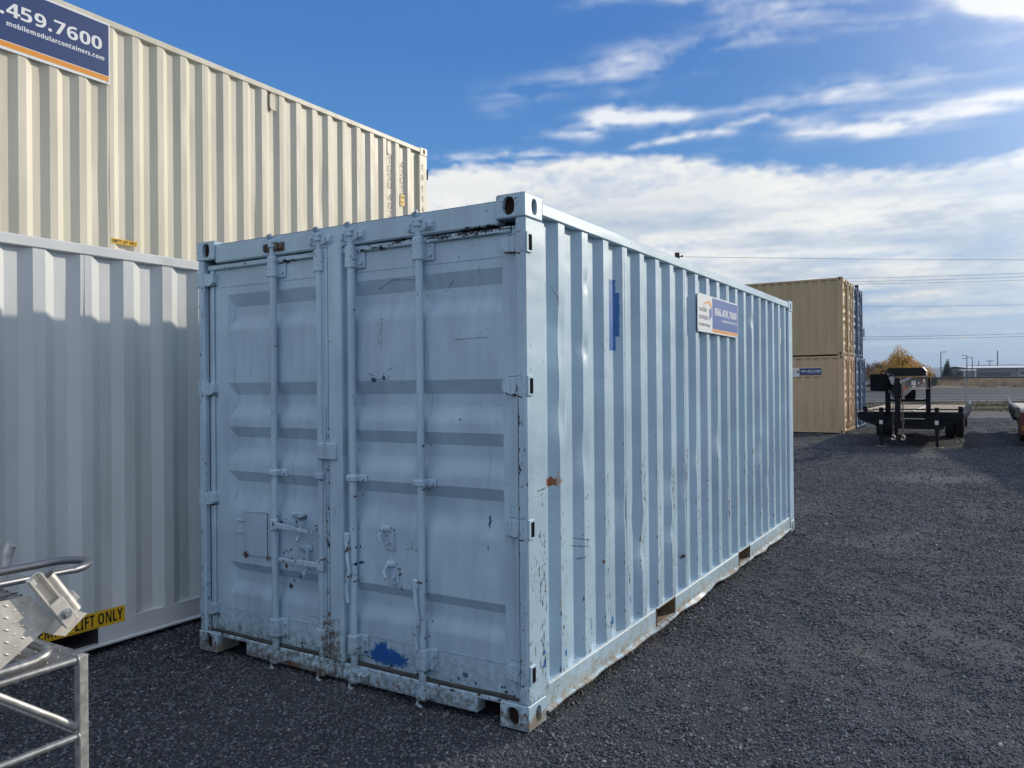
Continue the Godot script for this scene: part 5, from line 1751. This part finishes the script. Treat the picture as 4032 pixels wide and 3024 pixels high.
# ---------------------------------------------------------------- wear painted onto the pale blue container
func blue_front(base: Color) -> ImageTexture:
	var w := Wear.new()
	w.ox = -2.438
	w.setup(1536, 1632, base, 0.08, 12, 2.438, 2.591)
	var ink := Color(0.030, 0.045, 0.060)
	var tar := Color(0.05, 0.05, 0.05)
	var rust := Color(0.28, 0.15, 0.09)
	var rustl := Color(0.42, 0.26, 0.17)
	var deep := Color(0.06, 0.22, 0.46)
	# thin dark lines along the seams
	for x in [-0.066, -0.096, -2.344, -2.316]: w.scratch(x, 0.15, x, 2.44, 0.0012, ink, 0.35)
	for q in [[-1.09, -0.17, 2.414], [-2.2, -1.37, 2.414]]: w.scratch(q[0], q[2] - 0.006, q[1], q[2], 0.001, ink, 0.5)
	# flaked paint over the right door
	for q in [[-0.56, 2.462, 0.05, 0.010], [-0.50, 2.456, 0.05, 0.012], [-0.37, 2.462, 0.05, 0.018], [-0.31, 2.468, 0.06, 0.022], [-0.25, 2.465, 0.04, 0.016], [-0.21, 2.470, 0.035, 0.020], [-0.18, 2.468, 0.03, 0.014], [-0.80, 2.462, 0.035, 0.012], [-0.77, 2.470, 0.02, 0.012], [-0.92, 2.445, 0.018, 0.016], [-0.97, 2.448, 0.03, 0.006], [-1.06, 2.445, 0.03, 0.006], [-0.86, 2.452, 0.02, 0.005], [-1.66, 2.436, 0.022, 0.012], [-1.70, 2.430, 0.02, 0.005], [-1.60, 2.440, 0.02, 0.005], [-0.13, 2.458, 0.05, 0.004]]:
		w.chip(q[0], q[1] - 0.026, q[2], q[3] * 0.8, ink, 0.95, 1.3)
	w.sprinkle(60, -2.2, -0.1, 2.412, 2.445, 0.0015, 0.008, 0.8, ink, tar, 0.8)
	w.sprinkle(40, -2.2, -0.1, 2.49, 2.572, 0.001, 0.004, 0.8, rust, tar, 0.6)
	w.scratch(-2.23, 2.570, -0.17, 2.570, 0.003, tar, 0.5)
	# scratches and remains of old stickers
	for q in [[-0.53, 2.155, -0.47, 2.205], [-0.50, 2.18, -0.468, 2.21], [-0.935, 2.02, -0.940, 1.87], [-0.955, 1.95, -0.935, 1.985], [-0.965, 1.93, -0.955, 1.90], [-0.95, 2.03, -0.93, 2.032], [-1.04, 1.735, -0.99, 1.72], [-1.02, 1.74, -1.015, 1.70], [-1.01, 1.705, -0.90, 1.70], [-0.905, 1.70, -0.88, 1.72], [-0.90, 1.75, -0.86, 1.765], [-0.93, 1.715, -0.925, 1.735], [-0.30, 2.27, -0.295, 2.225], [-0.97, 2.20, -0.86, 2.24], [-0.86, 2.24, -0.70, 2.23], [-0.72, 0.79, -0.66, 0.785], [-0.78, 0.79, -0.73, 0.80], [-0.74, 0.80, -0.735, 0.84], [-0.45, 1.90, -0.25, 1.905], [-1.27, 0.99, -1.25, 0.95], [-1.25, 0.99, -1.245, 1.0], [-1.30, 1.92, -1.27, 1.925], [-1.50, 0.33, -1.36, 0.315]]:
		w.scratch(q[0], q[1], q[2], q[3], 0.0016, Color(0.05, 0.09, 0.16), 0.75)
	for q in [[-1.00, 1.700, 0.020, 0.012], [-0.925, 1.71, 0.012, 0.014], [-0.26, 0.975, 0.008, 0.026], [-1.10, 0.685, 0.022, 0.010], [-0.255, 0.85, 0.003, 0.014], [-0.42, 1.49, 0.012, 0.004], [-0.40, 0.185, 0.016, 0.014]]:
		w.chip(q[0], q[1], q[2], q[3], deep * 0.75, 0.9, 1.1)
	w.sprinkle(110, -2.2, -0.07, 0.3, 2.4, 0.0010, 0.005, 1.2, ink, deep, 0.7)
	# the older blue showing low on the right door
	for q in [[-0.92, 0.185, 0.135, 0.045], [-0.95, 0.215, 0.04, 0.06], [-0.99, 0.20, 0.02, 0.06], [-0.88, 0.20, 0.06, 0.04], [-0.83, 0.185, 0.05, 0.035], [-0.93, 0.24, 0.012, 0.035]]:
		w.chip(q[0], q[1], q[2], q[3], Color(0.07, 0.33, 0.64), 0.97, 0.45, 1.0)
	for k in 16:
		var x := -1.03 + k * 0.0165
		var y := 0.16 + w.rng.randf() * 0.03
		w.chip(x, y + 0.02, 0.006, w.rng.randf_range(0.02, 0.055) * (1.0 - absf(x + 0.92) * 4.0), Color(0.07, 0.33, 0.64), 0.95, 0.5)
	w.sprinkle(16, -1.08, -0.74, 0.15, 0.28, 0.002, 0.012, 1.6, Color(0.07, 0.33, 0.64), Color(0.08, 0.30, 0.60), 0.9)
	# cracked paint in the middle strip and the right edge
	for q in [[-1.322, 0.15, 1.55], [-1.306, 0.4, 1.5], [-1.334, 0.2, 1.2], [-1.332, 1.4, 2.0]]:
		w.scratch(q[0], q[1], q[0] + 0.002, q[2], 0.0014, ink, 0.75)
	w.sprinkle(46, -1.340, -1.306, 0.3, 1.5, 0.0015, 0.005, 5.0, ink, tar, 0.8)
	w.sprinkle(26, -1.335, -1.306, 0.75, 1.0, 0.002, 0.007, 4.0, ink, tar, 0.9)
	w.sprinkle(60, -1.354, -1.27, 0.12, 0.38, 0.002, 0.010, 2.0, rust, rustl, 0.6)
	w.grime(-1.356, -1.225, 0.12, 0.36, Color(0.34, 0.31, 0.28), 0.7)
	w.sprinkle(60, -0.062, -0.04, 0.2, 1.65, 0.0015, 0.006, 6.0, ink, tar, 0.85)
	w.scratch(-0.052, 0.2, -0.050, 1.62, 0.004, ink, 0.85)
	w.sprinkle(45, -0.035, 0.0, 0.1, 2.4, 0.001, 0.005, 5.0, ink, rust, 0.7)
	w.sprinkle(60, -2.438, -2.39, 0.1, 2.3, 0.0015, 0.006, 4.0, ink, rust, 0.8)
	for i in 26:
		var x := w.rng.randf_range(-2.3, -0.1)
		var y := w.rng.randf_range(0.25, 2.4)
		w.scratch(x, y, x + w.rng.randf_range(-0.03, 0.03), y - w.rng.randf_range(0.08, 0.5), 0.004, base * (0.84 if i % 2 else 1.08), 0.25)
	w.sprinkle(160, -2.3, -0.1, 0.2, 2.4, 0.003, 0.03, 0.5, base * 1.1, base * 0.86, 0.3)
	for x in [-1.752, -1.128, -0.652]: w.sprinkle(16, x - 0.02, x + 0.02, 0.2, 2.3, 0.001, 0.004, 4.0, ink, rust, 0.7)
	for x in [-1.752, -1.371, -1.128, -0.652]:
		for y in [0.21, 1.155, 2.40]: w.sprinkle(10, x - 0.03, x + 0.08, y - 0.05, y + 0.04, 0.0015, 0.006, 1.0, ink, rust, 0.75)
	for q in [[-0.89, 0.84], [-0.86, 0.64], [-1.58, 0.90], [-1.52, 0.71], [-1.735, 0.85], [-1.42, 0.83], [-1.36, 0.65], [-1.68, 0.65], [-1.146, 0.80], [-0.668, 0.60], [-1.14, 0.62], [-0.66, 0.42]]:
		w.sprinkle(16, q[0] - 0.04, q[0] + 0.05, q[1] - 0.07, q[1] + 0.05, 0.0015, 0.009, 1.6, ink, rust, 0.75)
	# handles, plate and the dirty sill
	w.chip(-2.045, 0.632, 0.028, 0.022, rust, 0.95, 0.8)
	w.chip(-1.845, 0.628, 0.02, 0.020, Color(0.40, 0.38, 0.33), 0.9, 0.9)
	for q in [[-1.69, 0.47, 0.016, 0.016], [-1.66, 0.51, 0.008, 0.01], [-1.69, 0.60, 0.012, 0.02], [-1.60, 0.54, 0.008, 0.01]]: w.chip(q[0], q[1], q[2], q[3], rust * 0.5, 0.9, 1.0)
	w.scratch(-2.05, 0.63, -2.05, 0.895, 0.0014, ink, 0.6)
	w.scratch(-1.85, 0.63, -1.85, 0.895, 0.0014, ink, 0.7)
	w.scratch(-2.05, 0.895, -1.85, 0.898, 0.0014, ink, 0.6)
	w.scratch(-2.05, 0.63, -1.85, 0.628, 0.0014, ink, 0.6)
	w.grime(-2.438, 0.0, 0.0, 0.122, Color(0.40, 0.40, 0.385), 0.75)
	w.grime(-2.438, -1.2, 0.0, 0.19, Color(0.40, 0.38, 0.35), 0.5)
	w.grime(-2.438, 0.0, 0.12, 0.30, Color(0.40, 0.44, 0.46), 0.3)
	w.sprinkle(120, -2.43, 0.0, 0.0, 0.13, 0.0015, 0.008, 1.0, rust, rustl, 0.6)
	w.chip(-1.62, 0.03, 0.07, 0.022, rustl, 0.8, 1.0)
	w.sprinkle(10, -2.4, -0.7, 0.02, 0.08, 0.006, 0.03, 0.7, rustl, rust, 0.5)
	w.sprinkle(120, -2.43, -0.05, 0.10, 0.17, 0.003, 0.012, 0.8, tar, ink, 0.85)
	w.sprinkle(40, -0.16, 0.0, 0.0, 0.12, 0.002, 0.014, 1.2, rust, rustl, 0.7)
	w.sprinkle(60, -0.16, 0.0, 2.47, 2.59, 0.001, 0.007, 1.0, rust, tar, 0.7)
	w.sprinkle(40, -2.43, -2.27, 2.47, 2.59, 0.001, 0.007, 1.0, rust, tar, 0.7)
	for y in [2.312, 1.618, 0.924, 0.222]:  # ink lines painted for the dark gaps at the hinge blades
		w.scratch(-0.142, y + 0.006, -0.03, y - 0.012, 0.0035, ink, 0.9)
		w.scratch(-0.125, y + 0.088, -0.03, y + 0.092, 0.0016, ink, 0.6)
		w.scratch(-2.40, y - 0.012, -2.296, y + 0.002, 0.003, ink, 0.85)
		w.sprinkle(14, -0.14, 0.0, y - 0.012, y + 0.006, 0.0015, 0.008, 0.6, ink, rust, 0.85)
		w.sprinkle(12, -2.43, -2.30, y - 0.012, y + 0.006, 0.0015, 0.008, 0.6, ink, rust, 0.85)
	return w.texture()

func blue_side(base: Color) -> ImageTexture:
	var w := Wear.new()
	w.ox = 0.0
	w.setup(2048, 876, base, 0.07, 13, 6.058, 2.591)
	var ink := Color(0.17, 0.20, 0.21)
	var tar := Color(0.24, 0.23, 0.20)
	var rust := Color(0.42, 0.24, 0.14)
	var pale := Color(0.72, 0.70, 0.64)
	var deep := Color(0.11, 0.38, 0.66)
	# faint runs down the flats
	for i in 90:
		var z := w.rng.randf_range(0.0, 6.0)
		var y := w.rng.randf_range(0.6, 2.5)
		w.scratch(z, y, z, y - w.rng.randf_range(0.1, 0.6), 0.003, base * 0.85 if i % 2 else base * 1.06, 0.22)
	# scuffs along the outer flats, most of them low down
	var z := 0.402
	while z < 5.9:
		w.sprinkle(56, z - 0.05, z + 0.05, 0.18, 1.15, 0.001, 0.0045, 8.0, ink, tar, 0.75)
		w.sprinkle(12, z - 0.05, z + 0.05, 1.1, 2.3, 0.0012, 0.004, 4.0, ink, tar, 0.55)
		w.sprinkle(9, z - 0.05, z + 0.05, 0.18, 0.9, 0.003, 0.014, 2.0, pale, rust, 0.6)
		if w.rng.randf() < 0.7:
			var y := w.rng.randf_range(0.3, 0.9)
			w.sprinkle(26, z - 0.015, z + 0.03, y, y + 0.35, 0.0015, 0.005, 8.0, ink, tar, 0.85)
		z += 0.28
	w.sprinkle(240, 0.0, 6.0, 0.17, 1.4, 0.0012, 0.005, 2.0, ink, tar, 0.7)
	# the near post
	w.sprinkle(80, 0.0, 0.20, 0.1, 1.2, 0.001, 0.0045, 9.0, ink, tar, 0.7)
	w.sprinkle(60, 0.12, 0.175, 0.25, 0.95, 0.0015, 0.006, 9.0, tar, ink, 0.8)
	w.sprinkle(36, 0.0, 0.20, 1.2, 2.45, 0.001, 0.005, 4.0, ink, tar, 0.7)
	w.sprinkle(44, 0.0, 0.20, 0.0, 0.35, 0.002, 0.010, 2.5, rust, tar, 0.6)
	w.sprinkle(10, 0.14, 0.20, 0.25, 0.42, 0.004, 0.014, 1.5, deep, deep * 0.8, 0.85)
	w.scratch(0.10, 1.14, 0.19, 1.15, 0.003, tar, 0.7)
	w.scratch(0.105, 1.115, 0.16, 1.125, 0.002, tar, 0.6)
	# the rust smear, the bare old-blue rectangle and old-blue remnants low down
	w.chip(0.315, 1.165, 0.062, 0.022, Color(0.56, 0.31, 0.17), 0.9, 0.9)
	for k in 7: w.scratch(0.262, 1.148 + k * 0.006, 0.368, 1.150 + k * 0.006, 0.0016, Color(0.48, 0.24, 0.12), 0.6)
	w.chip(0.355, 1.175, 0.012, 0.045, pale, 0.8, 0.9)
	for y in range(0, 264):
		var yy := 1.872 + y * 0.00162
		var za := 1.082 + 0.004 * w.nz.get_noise_1d(y * 2.0 + 40.0)
		var zb := 1.152 + (0.028 if yy > 1.955 and yy < 2.22 else 0.0) + 0.010 * w.nz.get_noise_1d(y * 1.0)
		for k in 70:
			w.px(int(lerpf(za, zb, k / 69.0) / 6.058 * w.w), int((1.0 - yy / 2.591) * w.h), deep, 1.0)
	for q in [[0.46, 0.275, 0.012, 0.06], [0.47, 0.24, 0.02, 0.035], [0.41, 0.26, 0.01, 0.02], [1.09, 0.25, 0.018, 0.03], [1.35, 0.30, 0.02, 0.035], [0.80, 0.30, 0.006, 0.05]]:
		w.chip(q[0], q[1], q[2], q[3], deep, 0.95, 1.0)
	for q in [[0.56, 0.83, 0.70, 0.80], [0.55, 0.79, 0.69, 0.765], [0.59, 0.71, 0.66, 0.715], [0.90, 1.9, 0.94, 1.86], [0.32, 2.17, 0.36, 2.12], [0.36, 2.12, 0.37, 2.08], [1.02, 2.02, 1.05, 2.02]]:
		w.scratch(q[0], q[1], q[2], q[3], 0.0025, tar, 0.8)
	w.chip(1.02, 1.955, 0.010, 0.010, ink, 0.9, 0.5)
	for q in [[0.72, 0.30, 0.012, 0.012], [1.00, 0.25, 0.020, 0.018], [1.28, 0.45, 0.02, 0.02], [1.86, 0.52, 0.03, 0.02], [2.30, 0.40, 0.03, 0.015]]: w.chip(q[0], q[1], q[2], q[3], tar, 0.9, 0.9)
	# bottom rail: dusty and rusty below, cracked paint at the seam
	w.grime(0.0, 6.06, 0.0, 0.08, Color(0.52, 0.46, 0.38), 0.85)
	w.grime(0.18, 5.9, 0.05, 0.17, Color(0.62, 0.63, 0.60), 0.6)
	w.sprinkle(130, 0.18, 5.9, 0.02, 0.065, 0.004, 0.03, 0.7, rust, Color(0.55, 0.42, 0.30), 0.5)
	w.sprinkle(160, 0.18, 5.9, 0.155, 0.20, 0.002, 0.010, 0.7, pale, tar, 0.85)
	w.sprinkle(40, 0.2, 5.9, 0.06, 0.16, 0.002, 0.012, 1.0, rust, tar, 0.6)
	for q in [[0.24, 0.07, 0.28, 0.13], [0.28, 0.13, 0.34, 0.11], [0.30, 0.06, 0.31, 0.12], [0.75, 0.10, 0.85, 0.12]]: w.scratch(q[0], q[1], q[2], q[3], 0.002, tar, 0.6)
	# top rail
	w.sprinkle(130, 0.2, 5.9, 2.54, 2.59, 0.002, 0.010, 0.7, Color(0.50, 0.48, 0.40), rust, 0.6)
	w.sprinkle(60, 0.2, 5.9, 2.50, 2.52, 0.001, 0.005, 0.7, tar, rust, 0.7)
	return w.texture()

# ---------------------------------------------------------------- everything
func _ready() -> void:
	var cam := Camera3D.new()
	cam.name = "camera"
	cam.transform = Transform3D(Basis(Vector3.UP, YAW) * Basis(Vector3.RIGHT, 0.003144) * Basis(Vector3.BACK, -0.00892), EYE)
	cam.fov = 52.326
	cam.near = 0.05
	cam.far = 6000.0
	add_child(cam)
	cam.current = true
	var we := WorldEnvironment.new()
	we.name = "environment"
	var env := Environment.new()
	env.background_mode = Environment.BG_SKY
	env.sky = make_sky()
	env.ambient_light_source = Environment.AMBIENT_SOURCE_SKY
	env.tonemap_mode = Environment.TONE_MAPPER_LINEAR
	env.tonemap_exposure = 1.32
	env.fog_enabled = true
	env.fog_density = 0.00022
	env.fog_light_color = Color(0.70, 0.78, 0.88)
	env.sdfgi_enabled = true
	env.ssao_enabled = true
	env.ssil_enabled = true
	we.environment = env
	add_child(we)
	var sun := DirectionalLight3D.new()
	sun.name = "sun"
	sun.light_color = Color(1.0, 0.955, 0.88)
	sun.light_energy = 0.84
	sun.light_angular_distance = 1.3
	sun.shadow_enabled = true
	add_child(sun)
	sun.look_at_from_position(Vector3.ZERO, -sun_dir, Vector3.UP)

	bump_soft = noise_tex(0.010, 256, 2, true, 6.0, FastNoiseLite.TYPE_SIMPLEX_SMOOTH, 4)
	make_ground()
	make_gravel()

	# the pale blue container
	var dark := mat(lin(0.010, 0.010, 0.011), 0.9, 0.0, 0.1)
	var rust := paint(lin(0.13, 0.10, 0.08), 0.85, 0.4, 71)
	rust.uv1_scale = Vector3(9, 9, 9)
	var base := lin(0.405, 0.555, 0.655)
	var bf := mat(Color.WHITE, 0.42)
	bf.albedo_texture = blue_front(base)
	bf.normal_enabled = true
	bf.normal_texture = bump_soft
	bf.normal_scale = 0.22
	var bs := mat(Color.WHITE, 0.42)
	bs.albedo_texture = blue_side(base)
	bs.normal_enabled = true
	bs.normal_texture = bump_soft
	bs.normal_scale = 0.2
	var seal := paint(lin(0.06, 0.06, 0.06), 0.8, 0.5, 72)
	seal.uv1_scale = Vector3(4, 9, 9)
	var pocket := paint(lin(0.24, 0.17, 0.11), 0.85, 0.4, 73)
	pocket.uv1_scale = Vector3(4, 4, 4)
	var blue := thing("shipping_container", "worn pale blue shipping container with doors facing us, nearest in the yard", "container")
	container(blue, {"len": 6.058, "front": bf, "side": bs, "dark": dark, "rust": rust, "seal": seal, "pocket": pocket, "hero": true, "first": -0.366, "bend": 0.012, "hole": mat(lin(0.035, 0.022, 0.016), 0.9, 0.0, 0.15),
		"pockets": [[-2.078, -1.715], [-4.12, -3.75]],
		"dents": [[-0.40, 1.50, 0.05, 0.10, 0.014], [-0.39, 1.90, 0.06, 0.16, 0.010], [-0.68, 1.86, 0.035, 0.05, 0.016], [-0.66, 1.30, 0.05, 0.12, 0.010], [-0.70, 2.23, 0.04, 0.04, 0.014], [-1.52, 0.60, 0.06, 0.10, 0.018], [-1.50, 0.85, 0.05, 0.08, -0.010], [-2.07, 0.62, 0.07, 0.07, 0.016], [-2.05, 0.95, 0.05, 0.09, 0.012], [-2.36, 0.9, 0.05, 0.10, 0.012], [-2.64, 1.1, 0.06, 0.12, 0.010], [-3.20, 1.2, 0.06, 0.10, 0.014], [-3.5, 0.7, 0.05, 0.14, 0.012], [-4.32, 2.26, 0.05, 0.05, 0.016], [-4.6, 1.0, 0.06, 0.1, 0.012], [-4.88, 0.7, 0.05, 0.07, 0.014], [-0.95, 0.5, 0.06, 0.2, 0.008], [-1.2, 0.9, 0.05, 0.1, 0.007]]})
	board(blue, Vector3(0.0, 2.068, -2.610), PI / 2, 1.125, 0.298)
	var scrap := Mesher.new()
	scrap.box(Vector3(-0.012, 2.10, -5.50), Vector3(-0.009, 2.26, -5.46))
	put("sticker", scrap, mat(lin(0.6, 0.62, 0.6), 0.5), blue)

	# the grey white one at the left and the cream one stacked behind it
	var yellow := mat(lin(0.85, 0.50, 0.02), 0.45)
	var ink := mat(lin(0.012, 0.011, 0.010), 0.6)
	var wp := paint(lin(0.69, 0.71, 0.70), 0.38, 0.11, 81)
	var white := thing("shipping_container", "clean grey white shipping container at left with a yellow lift notice", "container", Vector3(-2.938, 0, 4.11))
	container(white, {"len": 6.058, "front": wp, "side": wp, "dark": dark, "pocket": mat(lin(0.05, 0.05, 0.055), 0.8), "first": -0.515, "period": 0.285, "dents": [[-3.1, 1.2, 0.08, 0.30, 0.008], [-3.9, 0.8, 0.06, 0.2, 0.007], [-4.3, 1.9, 0.07, 0.25, 0.006], [-2.7, 1.6, 0.06, 0.2, 0.007], [-3.6, 2.1, 0.1, 0.15, 0.005]], "pockets": [[-2.85, -2.49], [-3.745, -3.385]]})
	lift_notice(white, -0.010, -3.925, -3.36, 0.147, 0.250, yellow, ink)
	var tp := paint(lin(0.64, 0.595, 0.475), 0.45, 0.13, 82)
	var cream := thing("shipping_container", "cream corrugated shipping container stacked up behind the grey white one with a phone number board", "container", Vector3(-5.6, 2.80, 5.60))
	container(cream, {"len": 12.192, "front": tp, "side": tp, "dark": dark, "pocket": dark, "dents": [[-5.6, 1.2, 0.08, 0.4, 0.009], [-6.9, 0.9, 0.07, 0.3, 0.008], [-7.9, 1.7, 0.06, 0.3, 0.008], [-8.8, 0.8, 0.07, 0.3, 0.009], [-9.9, 1.4, 0.07, 0.35, 0.008], [-10.6, 0.9, 0.06, 0.3, 0.010], [-6.3, 2.0, 0.08, 0.2, 0.007]], "first": -0.51, "pockets": []})
	board(cream, Vector3(-0.006, 1.915, -4.70), PI / 2, 2.28, 0.615, true)
	lift_notice(cream, -0.010, -7.265, -6.985, 0.335, 0.385, yellow, ink)
	var code := mat(lin(0.06, 0.06, 0.055), 0.6)
	var faint := mat(lin(0.22, 0.215, 0.2), 0.6)
	var ch := "TGSU402113"
	for i in ch.length():
		lettering("code_letter", ch[i], 0.10, code, cream, Vector3(-0.0115, 2.205 - i * 0.122 - (0.06 if i > 3 else 0.0), -11.286), PI / 2, 400, 0.0, 0.002)
	ch = "42G1"
	for i in 4:
		lettering("code_letter", ch[i], 0.10, code, cream, Vector3(-0.0115, 2.205 - i * 0.120, -11.566), PI / 2, 400, 0.0, 0.002)
	ch = "10114"
	for i in 5:
		lettering("code_letter", ch[i], 0.085, faint, cream, Vector3(-0.0015, 2.285 - i * 0.165, -12.06), PI / 2, 700, 0.0, 0.002)
	var pl := Mesher.new()
	pl.box(Vector3(-0.012, 1.585, -11.635), Vector3(-0.010, 1.775, -11.53))
	var warn := put("warning_label", pl, ink, cream)
	pl = Mesher.new()
	pl.box(Vector3(-0.010, 1.597, -11.628), Vector3(-0.0092, 1.763, -11.537))
	put("warning_label", pl, yellow, warn)
	lettering("lettering", "CAUTION", 0.045, ink, warn, Vector3(-0.009, 1.72, -11.582), PI / 2, 700, 0.075, 0.0006)
	lettering("lettering", "9'6\"", 0.05, ink, warn, Vector3(-0.009, 1.64, -11.582), PI / 2, 700, 0.06, 0.0006)
	# lashing loops in the flutes
	for z in [-9.09, -11.29]:
		var lp := Mesher.new()
		var ring: Array = []
		for p in [[0.03, 0.10], [0.05, 0.07], [0.05, -0.07], [0.03, -0.10], [-0.03, -0.10], [-0.05, -0.07], [-0.05, 0.07], [-0.03, 0.10]]:
			ring.append(Vector3(-0.012, 2.395 + p[1], z + p[0]))
		lp.tube(ring, 0.008, 6, false, -1.0, true)
		lp.box(Vector3(-0.016, 2.30, z - 0.045), Vector3(-0.010, 2.49, z + 0.045), 0.002)
		put("vent", lp, tp, cream)
	for y in [0.55, 1.38, 2.12]:
		var hp := Mesher.new()
		hp.box(Vector3(-0.05, y, -12.20), Vector3(0.004, y + 0.16, -12.18))
		put("hinge", hp, dark, cream)
	var prop := thing("shipping_container", "container hidden behind the grey white one that carries the cream container", "container", Vector3(-5.6, 0.104, 5.60))
	container(prop, {"len": 12.192, "front": tp, "side": tp, "dark": dark, "pocket": dark, "first": -0.51, "pockets": []})
	var deck := Mesher.new()
	for z in [0.3, 6.0, 11.7]:
		deck.box(Vector3(-8.03, -0.02, 5.6 - z - 0.15), Vector3(-5.61, 0.101, 5.6 - z + 0.15))
		deck.box(Vector3(-8.03, 2.700, 5.6 - z - 0.15), Vector3(-5.61, 2.795, 5.6 - z + 0.15))
	var tim := put("timber_blocks", deck, paint(lin(0.2, 0.15, 0.1), 0.8, 0.3, 84))
	tag(tim, "timber bearers under the stacked cream container", "timber")

	# the far stack, doors to the right
	var sp := paint(lin(0.58, 0.41, 0.25), 0.5, 0.08, 85)
	var sp2 := paint(lin(0.48, 0.365, 0.205), 0.5, 0.08, 87)
	var bp := paint(lin(0.06, 0.12, 0.24), 0.45, 0.12, 86)
	var o := {"len": 12.192, "front": sp, "side": sp, "dark": dark, "pocket": dark, "first": -0.42, "pockets": [], "rust": sp, "seal": sp}
	var s1 := thing("shipping_container", "tan shipping container at the bottom of the far stack with a phone number board", "container", Vector3(-2.12, 0, -26.96), PI / 2, "containers in the far stack")
	container(s1, o)
	board(s1, Vector3(-2.438, 1.905, -1.78), -PI / 2, 1.08, 0.29, true)
	var s2 := thing("shipping_container", "olive tan shipping container on top of the far stack, without a board", "container", Vector3(-2.14, 2.60, -26.96), PI / 2, "containers in the far stack")
	o.front = sp2; o.side = sp2; o.rust = sp2; o.seal = sp2
	container(s2, o)
	var ob := {"len": 12.192, "front": bp, "side": bp, "dark": dark, "pocket": dark, "first": -0.42, "pockets": [], "rust": bp, "seal": bp}
	var s3 := thing("shipping_container", "blue shipping container at ground level behind the tan one in the far stack", "container", Vector3(-2.08, 0, -29.52), PI / 2, "containers in the far stack")
	container(s3, ob)
	dup(s3, Vector3(-2.16, 2.60, -29.52), "blue shipping container on the upper level behind the tan one of the far stack")
	dup(s2, Vector3(8.6, 0, -13.0), "unseen tan shipping container past the right edge of the view, placed for its wide shadow", 0.2)  # out of view, put here to cast the shadow lying at the right

	make_steps()
	make_trailer()
	make_second_trailer()
	make_far()

func dup(src: Node3D, at: Vector3, label: String, turn := 999.0) -> Node3D:
	var c: Node3D = src.duplicate()
	c.name = numbered("shipping_container")
	add_child(c)
	c.position = at
	if turn < 900.0: c.rotation.y = turn
	c.set_meta("label", label)
	return c
